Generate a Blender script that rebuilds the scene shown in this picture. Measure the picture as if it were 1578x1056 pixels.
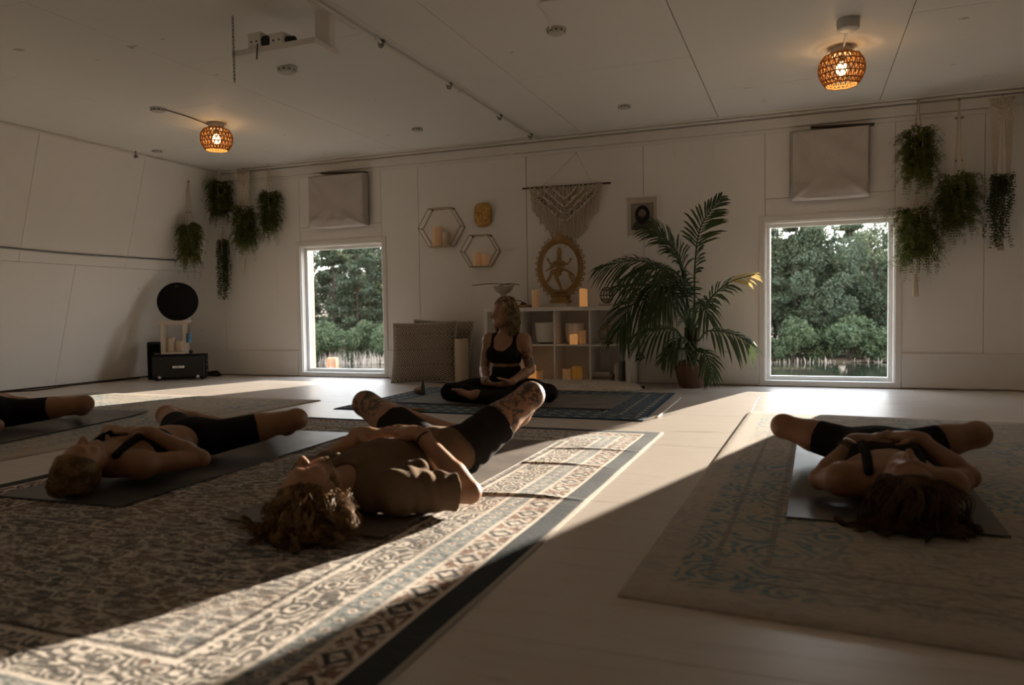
import bpy, math, random
import numpy as np
from mathutils import Vector, Matrix

for o in list(bpy.data.objects):
    bpy.data.objects.remove(o)
SC = bpy.context.scene
COL = SC.collection
R = math.radians
rnd = random.Random(7)

# ------------------------------------------------------------------ camera
IW, IH = 1578.0, 1056.0
CF, CYAW, CPITCH, CROLL = 1153.84, R(21.3015), R(2.2755), R(-0.8329)
CAMH = 0.72
def _cam():
    cy, sy = math.cos(CYAW), math.sin(CYAW)
    fwd = Vector((-sy * math.cos(CPITCH), cy * math.cos(CPITCH), -math.sin(CPITCH)))
    right = Vector((cy, sy, 0)); up = right.cross(fwd)
    r2 = right * math.cos(CROLL) + up * math.sin(CROLL)
    return r2, r2.cross(fwd), fwd
CR, CU, CFW = _cam()
cam_d = bpy.data.cameras.new('camera')
cam = bpy.data.objects.new('camera', cam_d); COL.objects.link(cam)
m = Matrix((CR, CU, -CFW)).transposed().to_4x4(); m.translation = (0, 0, CAMH)
cam.matrix_world = m
cam_d.sensor_fit = 'HORIZONTAL'; cam_d.sensor_width = 36; cam_d.lens = CF / IW * 36
cam_d.clip_end = 500; cam_d.clip_start = 0.05
cam_d.dof.use_dof = True; cam_d.dof.focus_distance = 6.0; cam_d.dof.aperture_fstop = 2.4
SC.camera = cam
def _ray(px, py): return CR * ((px - IW / 2) / CF) - CU * ((py - IH / 2) / CF) + CFW
def at(px, py, Y):
    "point of the place seen at a pixel, standing at depth Y"
    d = _ray(px, py); return Vector((0, 0, CAMH)) + d * (Y / d.y)
def fl(px, py, z=0.0):
    "point seen at a pixel, lying at height z"
    d = _ray(px, py); return Vector((0, 0, CAMH)) + d * ((z - CAMH) / d.z)

# ------------------------------------------------------------------ light
SUN_AZ, SUN_EL = R(15.6), R(8.2)
wd = bpy.data.worlds.new('world'); SC.world = wd; wd.use_nodes = True
nt = wd.node_tree; nt.nodes.clear()
tc = nt.nodes.new('ShaderNodeTexCoord'); sx = nt.nodes.new('ShaderNodeSeparateXYZ'); sky = nt.nodes.new('ShaderNodeValToRGB')
nt.links.new(tc.outputs['Generated'], sx.inputs[0]); nt.links.new(sx.outputs[2], sky.inputs[0])      # thin high cloud: pale horizon, bluer overhead
sky.color_ramp.elements[0].position = 0.0; sky.color_ramp.elements[0].color = (1.0, 0.97, 0.93, 1)
sky.color_ramp.elements[1].position = 0.9; sky.color_ramp.elements[1].color = (0.66, 0.79, 1.0, 1)
bg = nt.nodes.new('ShaderNodeBackground'); bg.inputs[1].default_value = 2.4
wo = nt.nodes.new('ShaderNodeOutputWorld')
nt.links.new(sky.outputs[0], bg.inputs[0]); nt.links.new(bg.outputs[0], wo.inputs[0])
sd = bpy.data.lights.new('sun', 'SUN'); sd.energy = 12.5; sd.angle = R(0.55); sd.color = (1.0, 0.86, 0.72)
sun = bpy.data.objects.new('sun', sd); COL.objects.link(sun)
sdir = Vector((math.sin(SUN_AZ) * math.cos(SUN_EL), math.cos(SUN_AZ) * math.cos(SUN_EL), math.sin(SUN_EL)))
sun.rotation_euler = sdir.to_track_quat('Z', 'Y').to_euler(); sun.location = sdir * 30
SC.view_settings.view_transform = 'Standard'; SC.view_settings.look = 'None'
SC.view_settings.gamma = 1.0; SC.view_settings.use_curve_mapping = False
SC.view_settings.exposure = 1.46
SC.cycles.use_denoising = True
SC.cycles.max_bounces = 10; SC.cycles.diffuse_bounces = 8; SC.cycles.transparent_max_bounces = 16
SC.cycles.sample_clamp_indirect = 6.0
SC.cycles.caustics_reflective = False; SC.cycles.caustics_refractive = False

# ------------------------------------------------------------------ node expressions
class X:
    "a node socket with arithmetic"
    def __init__(s, t, k): s.t = t; s.k = k
    def _m(s, op, *a):
        n = s.t.nodes.new('ShaderNodeMath'); n.operation = op
        for i, v in enumerate((s,) + a):
            if isinstance(v, X): s.t.links.new(v.k, n.inputs[i])
            else: n.inputs[i].default_value = v
        return X(s.t, n.outputs[0])
    def __add__(s, o): return s._m('ADD', o)
    __radd__ = __add__
    def __sub__(s, o): return s._m('SUBTRACT', o)
    def __rsub__(s, o): return (s * -1.0) + o
    def __mul__(s, o): return s._m('MULTIPLY', o)
    __rmul__ = __mul__
    def __truediv__(s, o): return s._m('DIVIDE', o)
    def gt(s, o): return s._m('GREATER_THAN', o)
    def lt(s, o): return s._m('LESS_THAN', o)
    def mn(s, o): return s._m('MINIMUM', o)
    def mx(s, o): return s._m('MAXIMUM', o)
    def ab(s): return s._m('ABSOLUTE')
    def pp(s, o): return s._m('PINGPONG', o)
    def fr(s): return s._m('FRACT')
    def fo(s): return s._m('FLOOR')
    def sin(s): return s._m('SINE')
    def sm(s, a, b):
        n = s.t.nodes.new('ShaderNodeMapRange'); n.interpolation_type = 'SMOOTHSTEP'
        s.t.links.new(s.k, n.inputs[0]); n.inputs[1].default_value = a; n.inputs[2].default_value = b
        return X(s.t, n.outputs[0])
class M:
    "a procedural material"
    def __init__(s, name, rough=0.6, spec=0.3, metal=0.0, sheen=0.0):
        s.m = bpy.data.materials.new(name); s.m.use_nodes = True
        s.t = s.m.node_tree; s.b = s.t.nodes['Principled BSDF']
        s.b.inputs['Roughness'].default_value = rough
        s.b.inputs['Specular IOR Level'].default_value = spec
        s.b.inputs['Metallic'].default_value = metal
        if sheen: s.b.inputs['Sheen Weight'].default_value = sheen
    def coord(s, kind='Object', scale=(1, 1, 1), rot=(0, 0, 0)):
        c = s.t.nodes.new('ShaderNodeTexCoord'); mp = s.t.nodes.new('ShaderNodeMapping')
        mp.inputs['Scale'].default_value = scale; mp.inputs['Rotation'].default_value = rot
        s.t.links.new(c.outputs[kind], mp.inputs[0]); return mp.outputs[0]
    def xyz(s, kind='Object'):
        c = s.t.nodes.new('ShaderNodeTexCoord'); n = s.t.nodes.new('ShaderNodeSeparateXYZ')
        s.t.links.new(c.outputs[kind], n.inputs[0]); return [X(s.t, n.outputs[i]) for i in range(3)]
    def world(s, scale=(1, 1, 1)):
        c = s.t.nodes.new('ShaderNodeNewGeometry'); mp = s.t.nodes.new('ShaderNodeMapping')
        mp.inputs['Scale'].default_value = scale
        s.t.links.new(c.outputs['Position'], mp.inputs[0]); return mp.outputs[0]
    def vec(s, a, b, c):
        n = s.t.nodes.new('ShaderNodeCombineXYZ')
        for i, v in enumerate((a, b, c)):
            if isinstance(v, X): s.t.links.new(v.k, n.inputs[i])
            else: n.inputs[i].default_value = v
        return n.outputs[0]
    def noise(s, vec, scale, detail=4, rough=0.6, dist=0.0):
        n = s.t.nodes.new('ShaderNodeTexNoise'); n.inputs['Scale'].default_value = scale
        n.inputs['Detail'].default_value = detail; n.inputs['Roughness'].default_value = rough
        n.inputs['Distortion'].default_value = dist
        s.t.links.new(vec, n.inputs['Vector']); return X(s.t, n.outputs[0])
    def voro(s, vec, scale, feature='F1', out='Distance', rand=1.0):
        n = s.t.nodes.new('ShaderNodeTexVoronoi'); n.feature = feature; n.inputs['Scale'].default_value = scale
        n.inputs['Randomness'].default_value = rand
        s.t.links.new(vec, n.inputs['Vector']); return X(s.t, n.outputs[out])
    def mix(s, f, a, b):
        n = s.t.nodes.new('ShaderNodeMix'); n.data_type = 'RGBA'
        def put(i, v):
            if isinstance(v, X): s.t.links.new(v.k, n.inputs[i])
            elif isinstance(v, tuple): n.inputs[i].default_value = (*v, 1)
            elif isinstance(v, (int, float)): n.inputs[i].default_value = v
            else: s.t.links.new(v, n.inputs[i])
        put(0, f); put(6, a); put(7, b); return n.outputs[2]
    def ramp(s, f, stops):
        n = s.t.nodes.new('ShaderNodeValToRGB'); e = n.color_ramp.elements
        while len(e) < len(stops): e.new(0.5)
        for q, (p, c) in zip(e, stops): q.position = p; q.color = (*c, 1)
        s.t.links.new(f.k, n.inputs[0]); return n.outputs[0]
    def col(s, c):
        if isinstance(c, tuple): s.b.inputs['Base Color'].default_value = (*c, 1)
        else: s.t.links.new(c, s.b.inputs['Base Color'])
        return s
    def bump(s, f, strength=0.3, dist=0.01):
        n = s.t.nodes.new('ShaderNodeBump'); n.inputs['Strength'].default_value = strength
        n.inputs['Distance'].default_value = dist
        s.t.links.new(f.k, n.inputs['Height']); s.t.links.new(n.outputs[0], s.b.inputs['Normal']); return s
    def rough(s, f): s.t.links.new(f.k, s.b.inputs['Roughness']); return s
    def emit(s, c, v):
        s.b.inputs['Emission Color'].default_value = (*c, 1); s.b.inputs['Emission Strength'].default_value = v; return s
MT = {}
def plain(name, c, rough=0.6, spec=0.3, metal=0.0, var=0.12, scale=18, bump=0.0, sheen=0.0):
    k = M(name, rough, spec, metal, sheen); v = k.coord()
    n = k.noise(v, scale)
    k.col(k.mix(n, tuple(x * (1 - var) for x in c), tuple(min(1, x * (1 + var)) for x in c)))
    if bump: k.bump(k.noise(k.coord(), scale * 3), bump, 0.004)
    MT[name] = k.m; return k

# ------------------------------------------------------------------ objects
ORG = {}
def prop(o, label=None, cat=None, group=None, kind=None):
    if label: o['label'] = label
    if cat: o['category'] = cat
    if group: o['group'] = group
    if kind: o['kind'] = kind
    return o
def thing(name, loc, label, cat, group=None):
    o = bpy.data.objects.new(name, None); COL.objects.link(o); o.location = loc
    o.empty_display_size = 0.1
    ORG[o] = Vector(loc); return prop(o, label, cat, group)
def mesh_obj(name, V, Fc, mat, parent=None, smooth=True, origin=None, uv=None):
    V = np.asarray(V, dtype=np.float64).reshape(-1, 3)
    if parent is not None: org = ORG[parent]
    elif origin is not None: org = Vector(origin)
    else:
        lo, hi = V.min(0), V.max(0); org = Vector(((lo[0] + hi[0]) / 2, (lo[1] + hi[1]) / 2, lo[2]))
    me = bpy.data.meshes.new(name); me.from_pydata((V - np.array(org)).tolist(), [], Fc if isinstance(Fc, list) else Fc.tolist())
    if smooth: me.polygons.foreach_set('use_smooth', np.ones(len(me.polygons), dtype=bool))
    if uv is not None:
        l = me.uv_layers.new(name='UVMap'); idx = np.zeros(len(me.loops), dtype=np.int32)
        me.loops.foreach_get('vertex_index', idx); l.data.foreach_set('uv', np.asarray(uv, dtype=np.float32)[idx].ravel())
    me.materials.append(MT[mat] if isinstance(mat, str) else mat)
    me.update()
    o = bpy.data.objects.new(name, me); COL.objects.link(o)
    if parent is not None: o.parent = parent
    else: o.location = org
    ORG[o] = org; return o
class B:
    "collects shapes in place coordinates, then links them as one mesh object"
    def __init__(s): s.V = []; s.F = []
    def add(s, V, Fc):
        k = len(s.V); s.V += [tuple(v) for v in V]; s.F += [[i + k for i in f] for f in Fc]; return s
    def box(s, c, d, rot=None, bev=0.0):
        hx, hy, hz = d[0] / 2, d[1] / 2, d[2] / 2
        c = Vector(c)
        if bev <= 0:
            P = [Vector((x, y, z)) for x in (-hx, hx) for y in (-hy, hy) for z in (-hz, hz)]
            Fc = [(0, 1, 3, 2), (4, 6, 7, 5), (0, 4, 5, 1), (2, 3, 7, 6), (0, 2, 6, 4), (1, 5, 7, 3)]
        else:
            b = min(bev, hx * .9, hy * .9, hz * .9); P = []; ids = {}
            for sx in (-1, 1):
                for sy in (-1, 1):
                    for sz in (-1, 1):
                        for ax in range(3):
                            q = [sx * hx, sy * hy, sz * hz]
                            for a in range(3):
                                if a != ax: q[a] -= (sx, sy, sz)[a] * b
                            ids[(sx, sy, sz, ax)] = len(P); P.append(Vector(q))
            Fc = []
            S = (-1, 1)
            for ax in range(3):
                a1, a2 = (ax + 1) % 3, (ax + 2) % 3
                for sg in S:
                    quad = []
                    for u, w in ((-1, -1), (1, -1), (1, 1), (-1, 1)):
                        k = [0, 0, 0]; k[ax] = sg; k[a1] = u; k[a2] = w; quad.append(ids[(*k, ax)])
                    Fc.append(quad if sg > 0 else quad[::-1])
                for u in S:
                    for w in S:
                        def key(l, a):
                            k = [0, 0, 0]; k[ax] = l; k[a1] = u; k[a2] = w; return ids[(*k, a)]
                        q = [key(-1, a1), key(1, a1), key(1, a2), key(-1, a2)]
                        Fc.append(q if u * w < 0 else q[::-1])
            for sx in S:
                for sy in S:
                    for sz in S:
                        t = [ids[(sx, sy, sz, 0)], ids[(sx, sy, sz, 1)], ids[(sx, sy, sz, 2)]]
                        Fc.append(t if sx * sy * sz > 0 else t[::-1])
        if rot is not None:
            P = [rot @ p for p in P]
        return s.add([p + c for p in P], Fc)
    def span(s, lo, hi, bev=0.0):
        lo, hi = Vector(lo), Vector(hi); return s.box((lo + hi) / 2, hi - lo, None, bev)
    def tube(s, path, r, n=8, cap=True):
        P = [Vector(p) for p in path]
        rs = r if isinstance(r, (list, tuple)) else [r] * len(P)
        V = []; Fc = []; prev = None
        for i, p in enumerate(P):
            t = (P[min(i + 1, len(P) - 1)] - P[max(i - 1, 0)])
            if t.length < 1e-9: t = Vector((0, 0, 1))
            t.normalize()
            if prev is None:
                a = t.orthogonal().normalized()
            else:
                a = prev - t * prev.dot(t)
                a = a.normalized() if a.length > 1e-6 else t.orthogonal().normalized()
            prev = a; b = t.cross(a)
            for k in range(n):
                w = 2 * math.pi * k / n; V.append(p + (a * math.cos(w) + b * math.sin(w)) * rs[i])
        for i in range(len(P) - 1):
            for k in range(n):
                k2 = (k + 1) % n; Fc.append((i * n + k, i * n + k2, (i + 1) * n + k2, (i + 1) * n + k))
        if cap and n > 2:
            Fc.append(tuple(range(n))[::-1]); Fc.append(tuple((len(P) - 1) * n + k for k in range(n)))
        return s.add(V, Fc)
    def lathe(s, c, prof, n=24, rot=None, sx=1.0, sy=1.0):
        c = Vector(c); V = []; Fc = []
        for r, z in prof:
            for k in range(n):
                w = 2 * math.pi * k / n; p = Vector((r * math.cos(w) * sx, r * math.sin(w) * sy, z))
                V.append(c + (rot @ p if rot is not None else p))
        for i in range(len(prof) - 1):
            for k in range(n):
                k2 = (k + 1) % n; Fc.append((i * n + k, i * n + k2, (i + 1) * n + k2, (i + 1) * n + k))
        if prof[0][0] > 1e-4: Fc.append(tuple(range(n))[::-1])
        if prof[-1][0] > 1e-4: Fc.append(tuple((len(prof) - 1) * n + k for k in range(n)))
        return s.add(V, Fc)
    def ball(s, c, r, n=12, rot=None):
        rx, ry, rz = (r, r, r) if isinstance(r, (int, float)) else r
        prof = [(math.sin(math.pi * i / n), -math.cos(math.pi * i / n) * rz) for i in range(n + 1)]
        return s.lathe(c, prof, max(8, n), rot, rx, ry)
    def obj(s, name, mat, parent=None, smooth=True, origin=None, label=None, cat=None, group=None, kind=None, auto=None):
        o = mesh_obj(name, s.V, s.F, mat, parent, smooth, origin)
        if auto:
            o.data.set_sharp_from_angle(angle=R(auto))
        return prop(o, label, cat, group, kind)
def rotz(a): return Matrix.Rotation(a, 3, 'Z')
def bez(P, n=16):
    "smooth curve through control points (Catmull-Rom)"
    P = [Vector(p) for p in P]; Q = [P[0] * 2 - P[1]] + P + [P[-1] * 2 - P[-2]]; out = []
    for i in range(1, len(Q) - 2):
        for k in range(n):
            t = k / n; a, b, c, d = Q[i - 1], Q[i], Q[i + 1], Q[i + 2]
            out.append(0.5 * ((2 * b) + (c - a) * t + (2 * a - 5 * b + 4 * c - d) * t * t + (3 * b - a - 3 * c + d) * t ** 3))
    out.append(P[-1]); return out

# ------------------------------------------------------------------ materials
k = M('wall_paint', 0.62, 0.25); w = k.world()
n1 = k.noise(w, 1.3, 5); n2 = k.noise(k.world((14, 14, 2)), 1.0, 5, 0.7); n3 = k.noise(w, 38, 2)
c = k.mix(n1, (0.76, 0.735, 0.705), (0.84, 0.815, 0.785))
c = k.mix(n2.sm(0.55, 0.9) * 0.3, c, (0.60, 0.54, 0.48))
c = k.mix(k.noise(w, 9, 2).sm(0.77, 0.80) * 0.5, c, (0.25, 0.2, 0.16))
k.col(c); k.bump(n2 + n3 * 0.4, 0.12, 0.006); MT['wall_paint'] = k.m
k = M('ceiling_paint', 0.6, 0.25); w = k.world()
n1 = k.noise(w, 0.9, 5); n2 = k.noise(k.world((3, 18, 18)), 1.0, 5, 0.7)
c = k.mix(n1, (0.71, 0.70, 0.67), (0.79, 0.78, 0.755))
c = k.mix(n2.sm(0.6, 0.95) * 0.4, c, (0.54, 0.50, 0.44))
c = k.mix(k.noise(k.world((5, 9, 5)), 1.0, 2).sm(0.735, 0.76) * 0.6, c, (0.22, 0.19, 0.15))
k.col(c); k.bump(n2, 0.15, 0.006); MT['ceiling_paint'] = k.m
k = M('floor_paint', 0.34, 0.6); w = k.world()
n1 = k.noise(w, 0.8, 4); n2 = k.noise(k.world((2.2, 26, 10)), 1.0, 6, 0.7, 0.4); n3 = k.noise(k.world((1.2, 7, 5)), 1.0, 3)
c = k.mix(n1, (0.50, 0.44, 0.385), (0.58, 0.52, 0.46))
c = k.mix(n2.sm(0.5, 0.85) * 0.75, c, (0.33, 0.265, 0.21))
c = k.mix(n3.sm(0.66, 0.72) * 0.5, c, (0.22, 0.17, 0.13))
k.col(c); k.rough(n2 * 0.22 + 0.26); k.bump(n2, 0.15, 0.004); MT['floor_paint'] = k.m
plain('seam', (0.06, 0.05, 0.04), 0.9, 0.1)
plain('trim_white', (0.74, 0.72, 0.69), 0.5, 0.35, var=0.06, scale=6, bump=0.05)
plain('vinyl', (0.78, 0.78, 0.76), 0.35, 0.4, var=0.03)
plain('orange_wood', (0.42, 0.17, 0.07), 0.6, 0.3, var=0.25, scale=9)
k = M('glass', 0.0, 0.5); k.b.inputs['Transmission Weight'].default_value = 1.0
k.b.inputs['IOR'].default_value = 1.01
tr = k.t.nodes.new('ShaderNodeBsdfTransparent'); gl = k.t.nodes.new('ShaderNodeBsdfGlossy'); gl.inputs['Roughness'].default_value = 0.02
mx = k.t.nodes.new('ShaderNodeMixShader'); mx.inputs[0].default_value = 0.04
tr.inputs[0].default_value = (0.96, 0.97, 0.96, 1)
k.t.links.new(tr.outputs[0], mx.inputs[1]); k.t.links.new(gl.outputs[0], mx.inputs[2])
k.t.links.new(mx.outputs[0], k.t.nodes['Material Output'].inputs[0]); MT['glass'] = k.m
# ------------------------------------------------------------------ the room
YB, HC = 7.371, 2.513            # back wall plane, ceiling height
XL, XLF = -6.70, -7.45           # left: ceiling edge, floor edge (leaning wall)
XR, XRF = 1.78, 2.53
YF = -2.6
WT = 0.19                        # thickness of the back wall
WIN = [(-5.54, -4.43, 0.05, 1.535), (-0.335, 0.745, 0.05, 1.52)]
def panel(root, o, u, v, n, u0, u1, v0, v1, mat, gap=0.0035, th=0.012, bev=0.0015, name='panel'):
    b = B(); u0 += gap / 2; u1 -= gap / 2; v0 += gap / 2; v1 -= gap / 2
    rot = Matrix((u, v, n)).transposed()
    b.box(o + u * (u0 + u1) / 2 + v * (v0 + v1) / 2 + n * th / 2, (u1 - u0, v1 - v0, th), rot, bev)
    return b.obj(name, mat, root, smooth=False)
EX, EY, EZ = Vector((1, 0, 0)), Vector((0, 1, 0)), Vector((0, 0, 1))
# floor: painted plywood sheets over a dark subfloor
b = B(); b.span((XLF - 0.1, YF - 0.1, -0.16), (XRF + 0.1, YB + WT, -0.012))
floor = b.obj('floor', 'seam', smooth=False, kind='structure', origin=(0, 0, -0.16))
yy = [YF - 0.1, -1.3, -0.08, 1.52, 2.74, 4.0, 5.22, 6.44, YB + 0.02]
for i in range(len(yy) - 1):
    xs = [XLF - 0.1] + [x for x in np.arange(-5.22 + (i % 2) * 1.22 - 2.0 * (i == 2), XRF, 2.44)] + [XRF + 0.1]
    for j in range(len(xs) - 1):
        if xs[j + 1] - xs[j] < 0.1: continue
        b = B(); g = 0.001
        b.span((xs[j] + g, yy[i] + g, -0.012), (xs[j + 1] - g, yy[i + 1] - g, 0.0), 0.0008)
        b.obj('floor_sheet', 'floor_paint', floor, smooth=False)
# back wall with two window openings
b = B(); y0, y1 = YB + 0.012, YB + WT
xs = [XLF - 0.1, WIN[0][0], WIN[0][1], WIN[1][0], WIN[1][1], XRF + 0.1]
for i in range(5):
    if i in (1, 3):
        w_ = WIN[i // 2]
        b.span((xs[i], y0, -0.16), (xs[i + 1], y1, w_[2] - 0.03)); b.span((xs[i], y0, w_[3]), (xs[i + 1], y1, HC + 0.15))
    else: b.span((xs[i], y0, -0.16), (xs[i + 1], y1, HC + 0.15))
wall_back = b.obj('wall_back', 'seam', smooth=False, kind='structure')
O = Vector((0, YB + 0.012, 0)); NB = Vector((0, -1, 0))
seams = [XLF - 0.1, -6.68, -5.54, -4.43, -3.96, -2.69, -1.467, -0.335, 0.745, 1.42, XRF + 0.1]
for i in range(len(seams) - 1):
    a, c_ = seams[i], seams[i + 1]; lo = 0.0
    for w_ in WIN:
        if abs(a - w_[0]) < 0.01: lo = w_[3]
    if lo:
        mid = a + (c_ - a) * 0.2
        panel(wall_back, O, EX, EZ, NB, a, c_, lo, lo + 0.22, 'wall_paint')
        panel(wall_back, O, EX, EZ, NB, a, mid, lo + 0.22, HC, 'wall_paint'); panel(wall_back, O, EX, EZ, NB, mid, c_, lo + 0.22, HC, 'wall_paint')
    else: panel(wall_back, O, EX, EZ, NB, a, c_, lo, HC, 'wall_paint', gap=0.006 if abs(a + 2.69) < .01 or abs(c_ + 2.69) < .01 else 0.0035)
# leaning left wall in an upper and a lower course of sheets
def lean(xt, xf, name, sgn):
    t = (Vector((xt, 0, HC)) - Vector((xf, 0, 0))); L = t.length; v = t.normalized()
    n = EY.cross(v) if sgn > 0 else v.cross(EY)
    b = B(); rot = Matrix((EY, v, n)).transposed()
    b.box(Vector((xf, (YF + YB + WT) / 2, 0)) + v * L / 2 - n * 0.06, (YB + WT - YF, L + 0.1, 0.12), rot)
    wl = b.obj(name, 'seam', smooth=False, kind='structure')
    o = Vector((xf, 0, 0)) - n * 0.0
    brk = 1.34
    for y0, y1 in ((YF, -0.9), (-0.9, 0.32), (0.32, 2.76), (2.76, 5.03), (5.03, 6.25), (6.25, YB)):
        panel(wl, o, EY, v, n, y0, y1, brk, L, 'wall_paint', th=0.010)
    for y0, y1 in ((YF, 0.75), (0.75, 3.2), (3.2, 5.64), (5.64, YB)):
        panel(wl, o, EY, v, n, y0, y1, 0.02, brk, 'wall_paint', th=0.010)
    return wl, v, n, L
wall_left, LV, LN, LL = lean(XL, XLF, 'wall_left', 1)
lean(XR, XRF, 'wall_right', -1)
if LN.x < 0: print('left normal wrong', LN)
# wall behind the camera
b = B(); b.span((XLF - 0.2, YF - 0.12, -0.16), (XRF + 0.2, YF, HC + 0.15))
b.obj('wall_front', 'wall_paint', smooth=False, kind='structure')
# ceiling sheets
b = B(); b.span((XLF - 0.3, YF - 0.12, HC), (XRF + 0.3, YB + WT + 0.02, HC + 0.30))
ceiling = b.obj('ceiling', 'seam', smooth=False, kind='structure')
O = Vector((0, 0, HC)); ND = Vector((0, 0, -1)); EYn = Vector((0, -1, 0))
cols = [(XL - 0.02, -5.42, [1.4, 3.9, 6.2]), (-5.42, -4.08, [0.6, 3.0, 5.0, 6.6]), (-4.08, -2.5, [1.7, 4.16, 6.05]), (-2.5, -2.06, [1.72, 4.17]),
        (-2.06, -0.74, [0.5, 3.0, 5.45]), (-0.74, 0.61, [1.9, 4.36, 6.35]), (0.61, XR + 0.02, [0.7, 3.1, 5.2])]
for x0, x1, ys in cols:
    ys = [YF] + ys + [YB + 0.02]
    for i in range(len(ys) - 1):
        panel(ceiling, O, EX, EYn, ND, x0, x1, -ys[i + 1], -ys[i], 'ceiling_paint', gap=0.005 if x0 > -2.4 else 0.0025, th=0.009)
# windows
def window(idx, w_, name):
    x0, x1, z0, z1 = w_
    root = bpy.data.objects.new(name, None); COL.objects.link(root); root.location = ((x0 + x1) / 2, YB, z0); ORG[root] = root.location.copy()
    prop(root, kind='structure')
    def jamb(nm, lo, hi, mat='trim_white', par=root): b = B(); b.span(lo, hi, 0.003); return b.obj(nm, mat, par, smooth=False)
    ye = YB + WT
    jamb('jamb', (x0 - 0.02, YB, z0 - .03), (x0 + 0.008, ye, z1)); jamb('jamb', (x1 - 0.008, YB, z0 - .03), (x1 + 0.02, ye, z1))
    jamb('head_jamb', (x0, YB, z1 - 0.008), (x1, ye, z1 + 0.02)); jamb('sill', (x0 - 0.05, YB - 0.02, z0 - 0.045), (x1 + 0.05, ye + 0.03, z0 + 0.005))
    jamb('casing', (x0 - 0.055, YB - 0.012, 0.005), (x0 - 0.002, YB + 0.002, z1 + 0.06)); jamb('casing', (x1 + 0.002, YB - 0.012, 0.005), (x1 + 0.055, YB + 0.002, z1 + 0.06))
    jamb('head_casing', (x0 - 0.002, YB - 0.012, z1 + 0.004), (x1 + 0.002, YB + 0.002, z1 + 0.06))
    s = 0.038; ya, yb = YB + 0.075, YB + 0.13
    fr = B()
    fr.span((x0 + .006, ya, z0), (x0 + .006 + s, yb, z1 - .006), .004); fr.span((x1 - .006 - s, ya, z0), (x1 - .006, yb, z1 - .006), .004)
    fr.span((x0 + .006 + s, ya, z1 - .006 - s), (x1 - .006 - s, yb, z1 - .006), .004); fr.span((x0 + .006 + s, ya, z0 + .004), (x1 - .006 - s, yb, z0 + .004 + s), .004)
    fo = fr.obj('sash_frame', 'vinyl', root, smooth=False)
    g = B(); g.span((x0 + .04, YB + .10, z0 + .04), (x1 - .04, YB + .104, z1 - .04)); g.obj('pane', 'glass', root, smooth=False)
    if idx == 0:
        jamb('outside_trim', (x0 - 0.10, ye, z0 - .1), (x0 + 0.012, ye + 0.045, z1 + .1), 'orange_wood'); jamb('outside_trim', (x1 - 0.004, ye, z0 - .1), (x1 + .10, ye + 0.03, z1 + .1), 'orange_wood')
    else:
        jamb('outside_trim', (x0 - 0.10, ye, z0 - .1), (x0 + 0.002, ye + 0.03, z1 + .1), 'orange_wood'); jamb('outside_trim', (x1 - 0.002, ye, z0 - .1), (x1 + .10, ye + 0.03, z1 + .1), 'orange_wood')
window(0, WIN[0], 'window_1'); window(1, WIN[1], 'window_2')
# baseboards: wide boards between the windows
def board(name, lo, hi, mat='trim_white', bev=0.004):
    b = B(); b.span(lo, hi, bev); return b.obj(name, mat, smooth=False, kind='structure')
bb = board('baseboard_back', (-6.98, YB - 0.022, 0.012), (WIN[0][0] - 0.06, YB, 0.305))
for x0, x1 in ((WIN[0][1] + 0.06, -3.2), (-1.52, WIN[1][0] - 0.06), (WIN[1][1] + 0.06, 2.4)):
    b = B(); b.span((x0, YB - 0.022, 0.012), (x1, YB, 0.315), 0.004); b.obj('baseboard_length', 'trim_white', bb, smooth=False)
# header board and pipes along the top of the back wall
tr1 = board('trim_1', (XL - 0.08, YB - 0.035, 2.375), (XR + 0.1, YB, 2.465))
b = B(); b.span((XL - 0.05, YB - 0.012, 2.335), (XR + 0.1, YB, 2.373), 0.003); b.obj('trim_strip', 'trim_white', tr1, smooth=False)
b = B(); b.tube([(XL, YB - 0.05, 2.487), (XR, YB - 0.05, 2.487)], 0.014, 10); b.obj('trim_2', 'trim_white', smooth=False, kind='structure')
b = B(); b.tube([(XL + .02, YB - 0.12, 2.498), (XR, YB - 0.12, 2.498)], 0.010, 8); b.obj('trim_3', 'trim_white', smooth=False, kind='structure')
b = B(); b.tube([(XL + 0.02, YF, 2.475), (XL + 0.02, YB - 0.1, 2.475)], 0.008, 8); b.obj('trim_4', 'wall_paint', smooth=False, kind='structure')
b = B(); b.tube([(XL - .035, YF, 2.44), (XL - .035, YB - 0.03, 2.44)], 0.006, 6); b.obj('trim_5', 'seam', smooth=False, kind='structure')
# ------------------------------------------------------------------ outside: pond, far bank, trees
WZ = -2.2
def leafmat(name, a, b_, tip, trans=0.35):
    k = M(name, 0.6, 0.2); w = k.world(); n = k.noise(w, 0.9, 3); n2 = k.noise(w, 7.0, 2)
    c = k.mix(n.sm(0.3, 0.7), a, b_); c = k.mix(n2.sm(0.55, 0.8) * 0.7, c, tip); k.col(c)
    t = k.t.nodes.new('ShaderNodeBsdfTranslucent'); k.t.links.new(c, t.inputs[0])
    mx = k.t.nodes.new('ShaderNodeMixShader'); mx.inputs[0].default_value = trans
    k.t.links.new(k.b.outputs[0], mx.inputs[1]); k.t.links.new(t.outputs[0], mx.inputs[2])
    k.t.links.new(mx.outputs[0], k.t.nodes['Material Output'].inputs[0]); MT[name] = k.m
leafmat('pine_needles', (0.060, 0.080, 0.050), (0.090, 0.110, 0.062), (0.23, 0.19, 0.10), 0.3)
leafmat('shrub_leaves', (0.075, 0.105, 0.055), (0.12, 0.15, 0.075), (0.22, 0.22, 0.10), 0.3)
plain('bark', (0.075, 0.055, 0.045), 0.9, 0.1, var=0.4, scale=6)
plain('reed', (0.50, 0.42, 0.36), 0.8, 0.1, var=0.35, scale=5)
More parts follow.
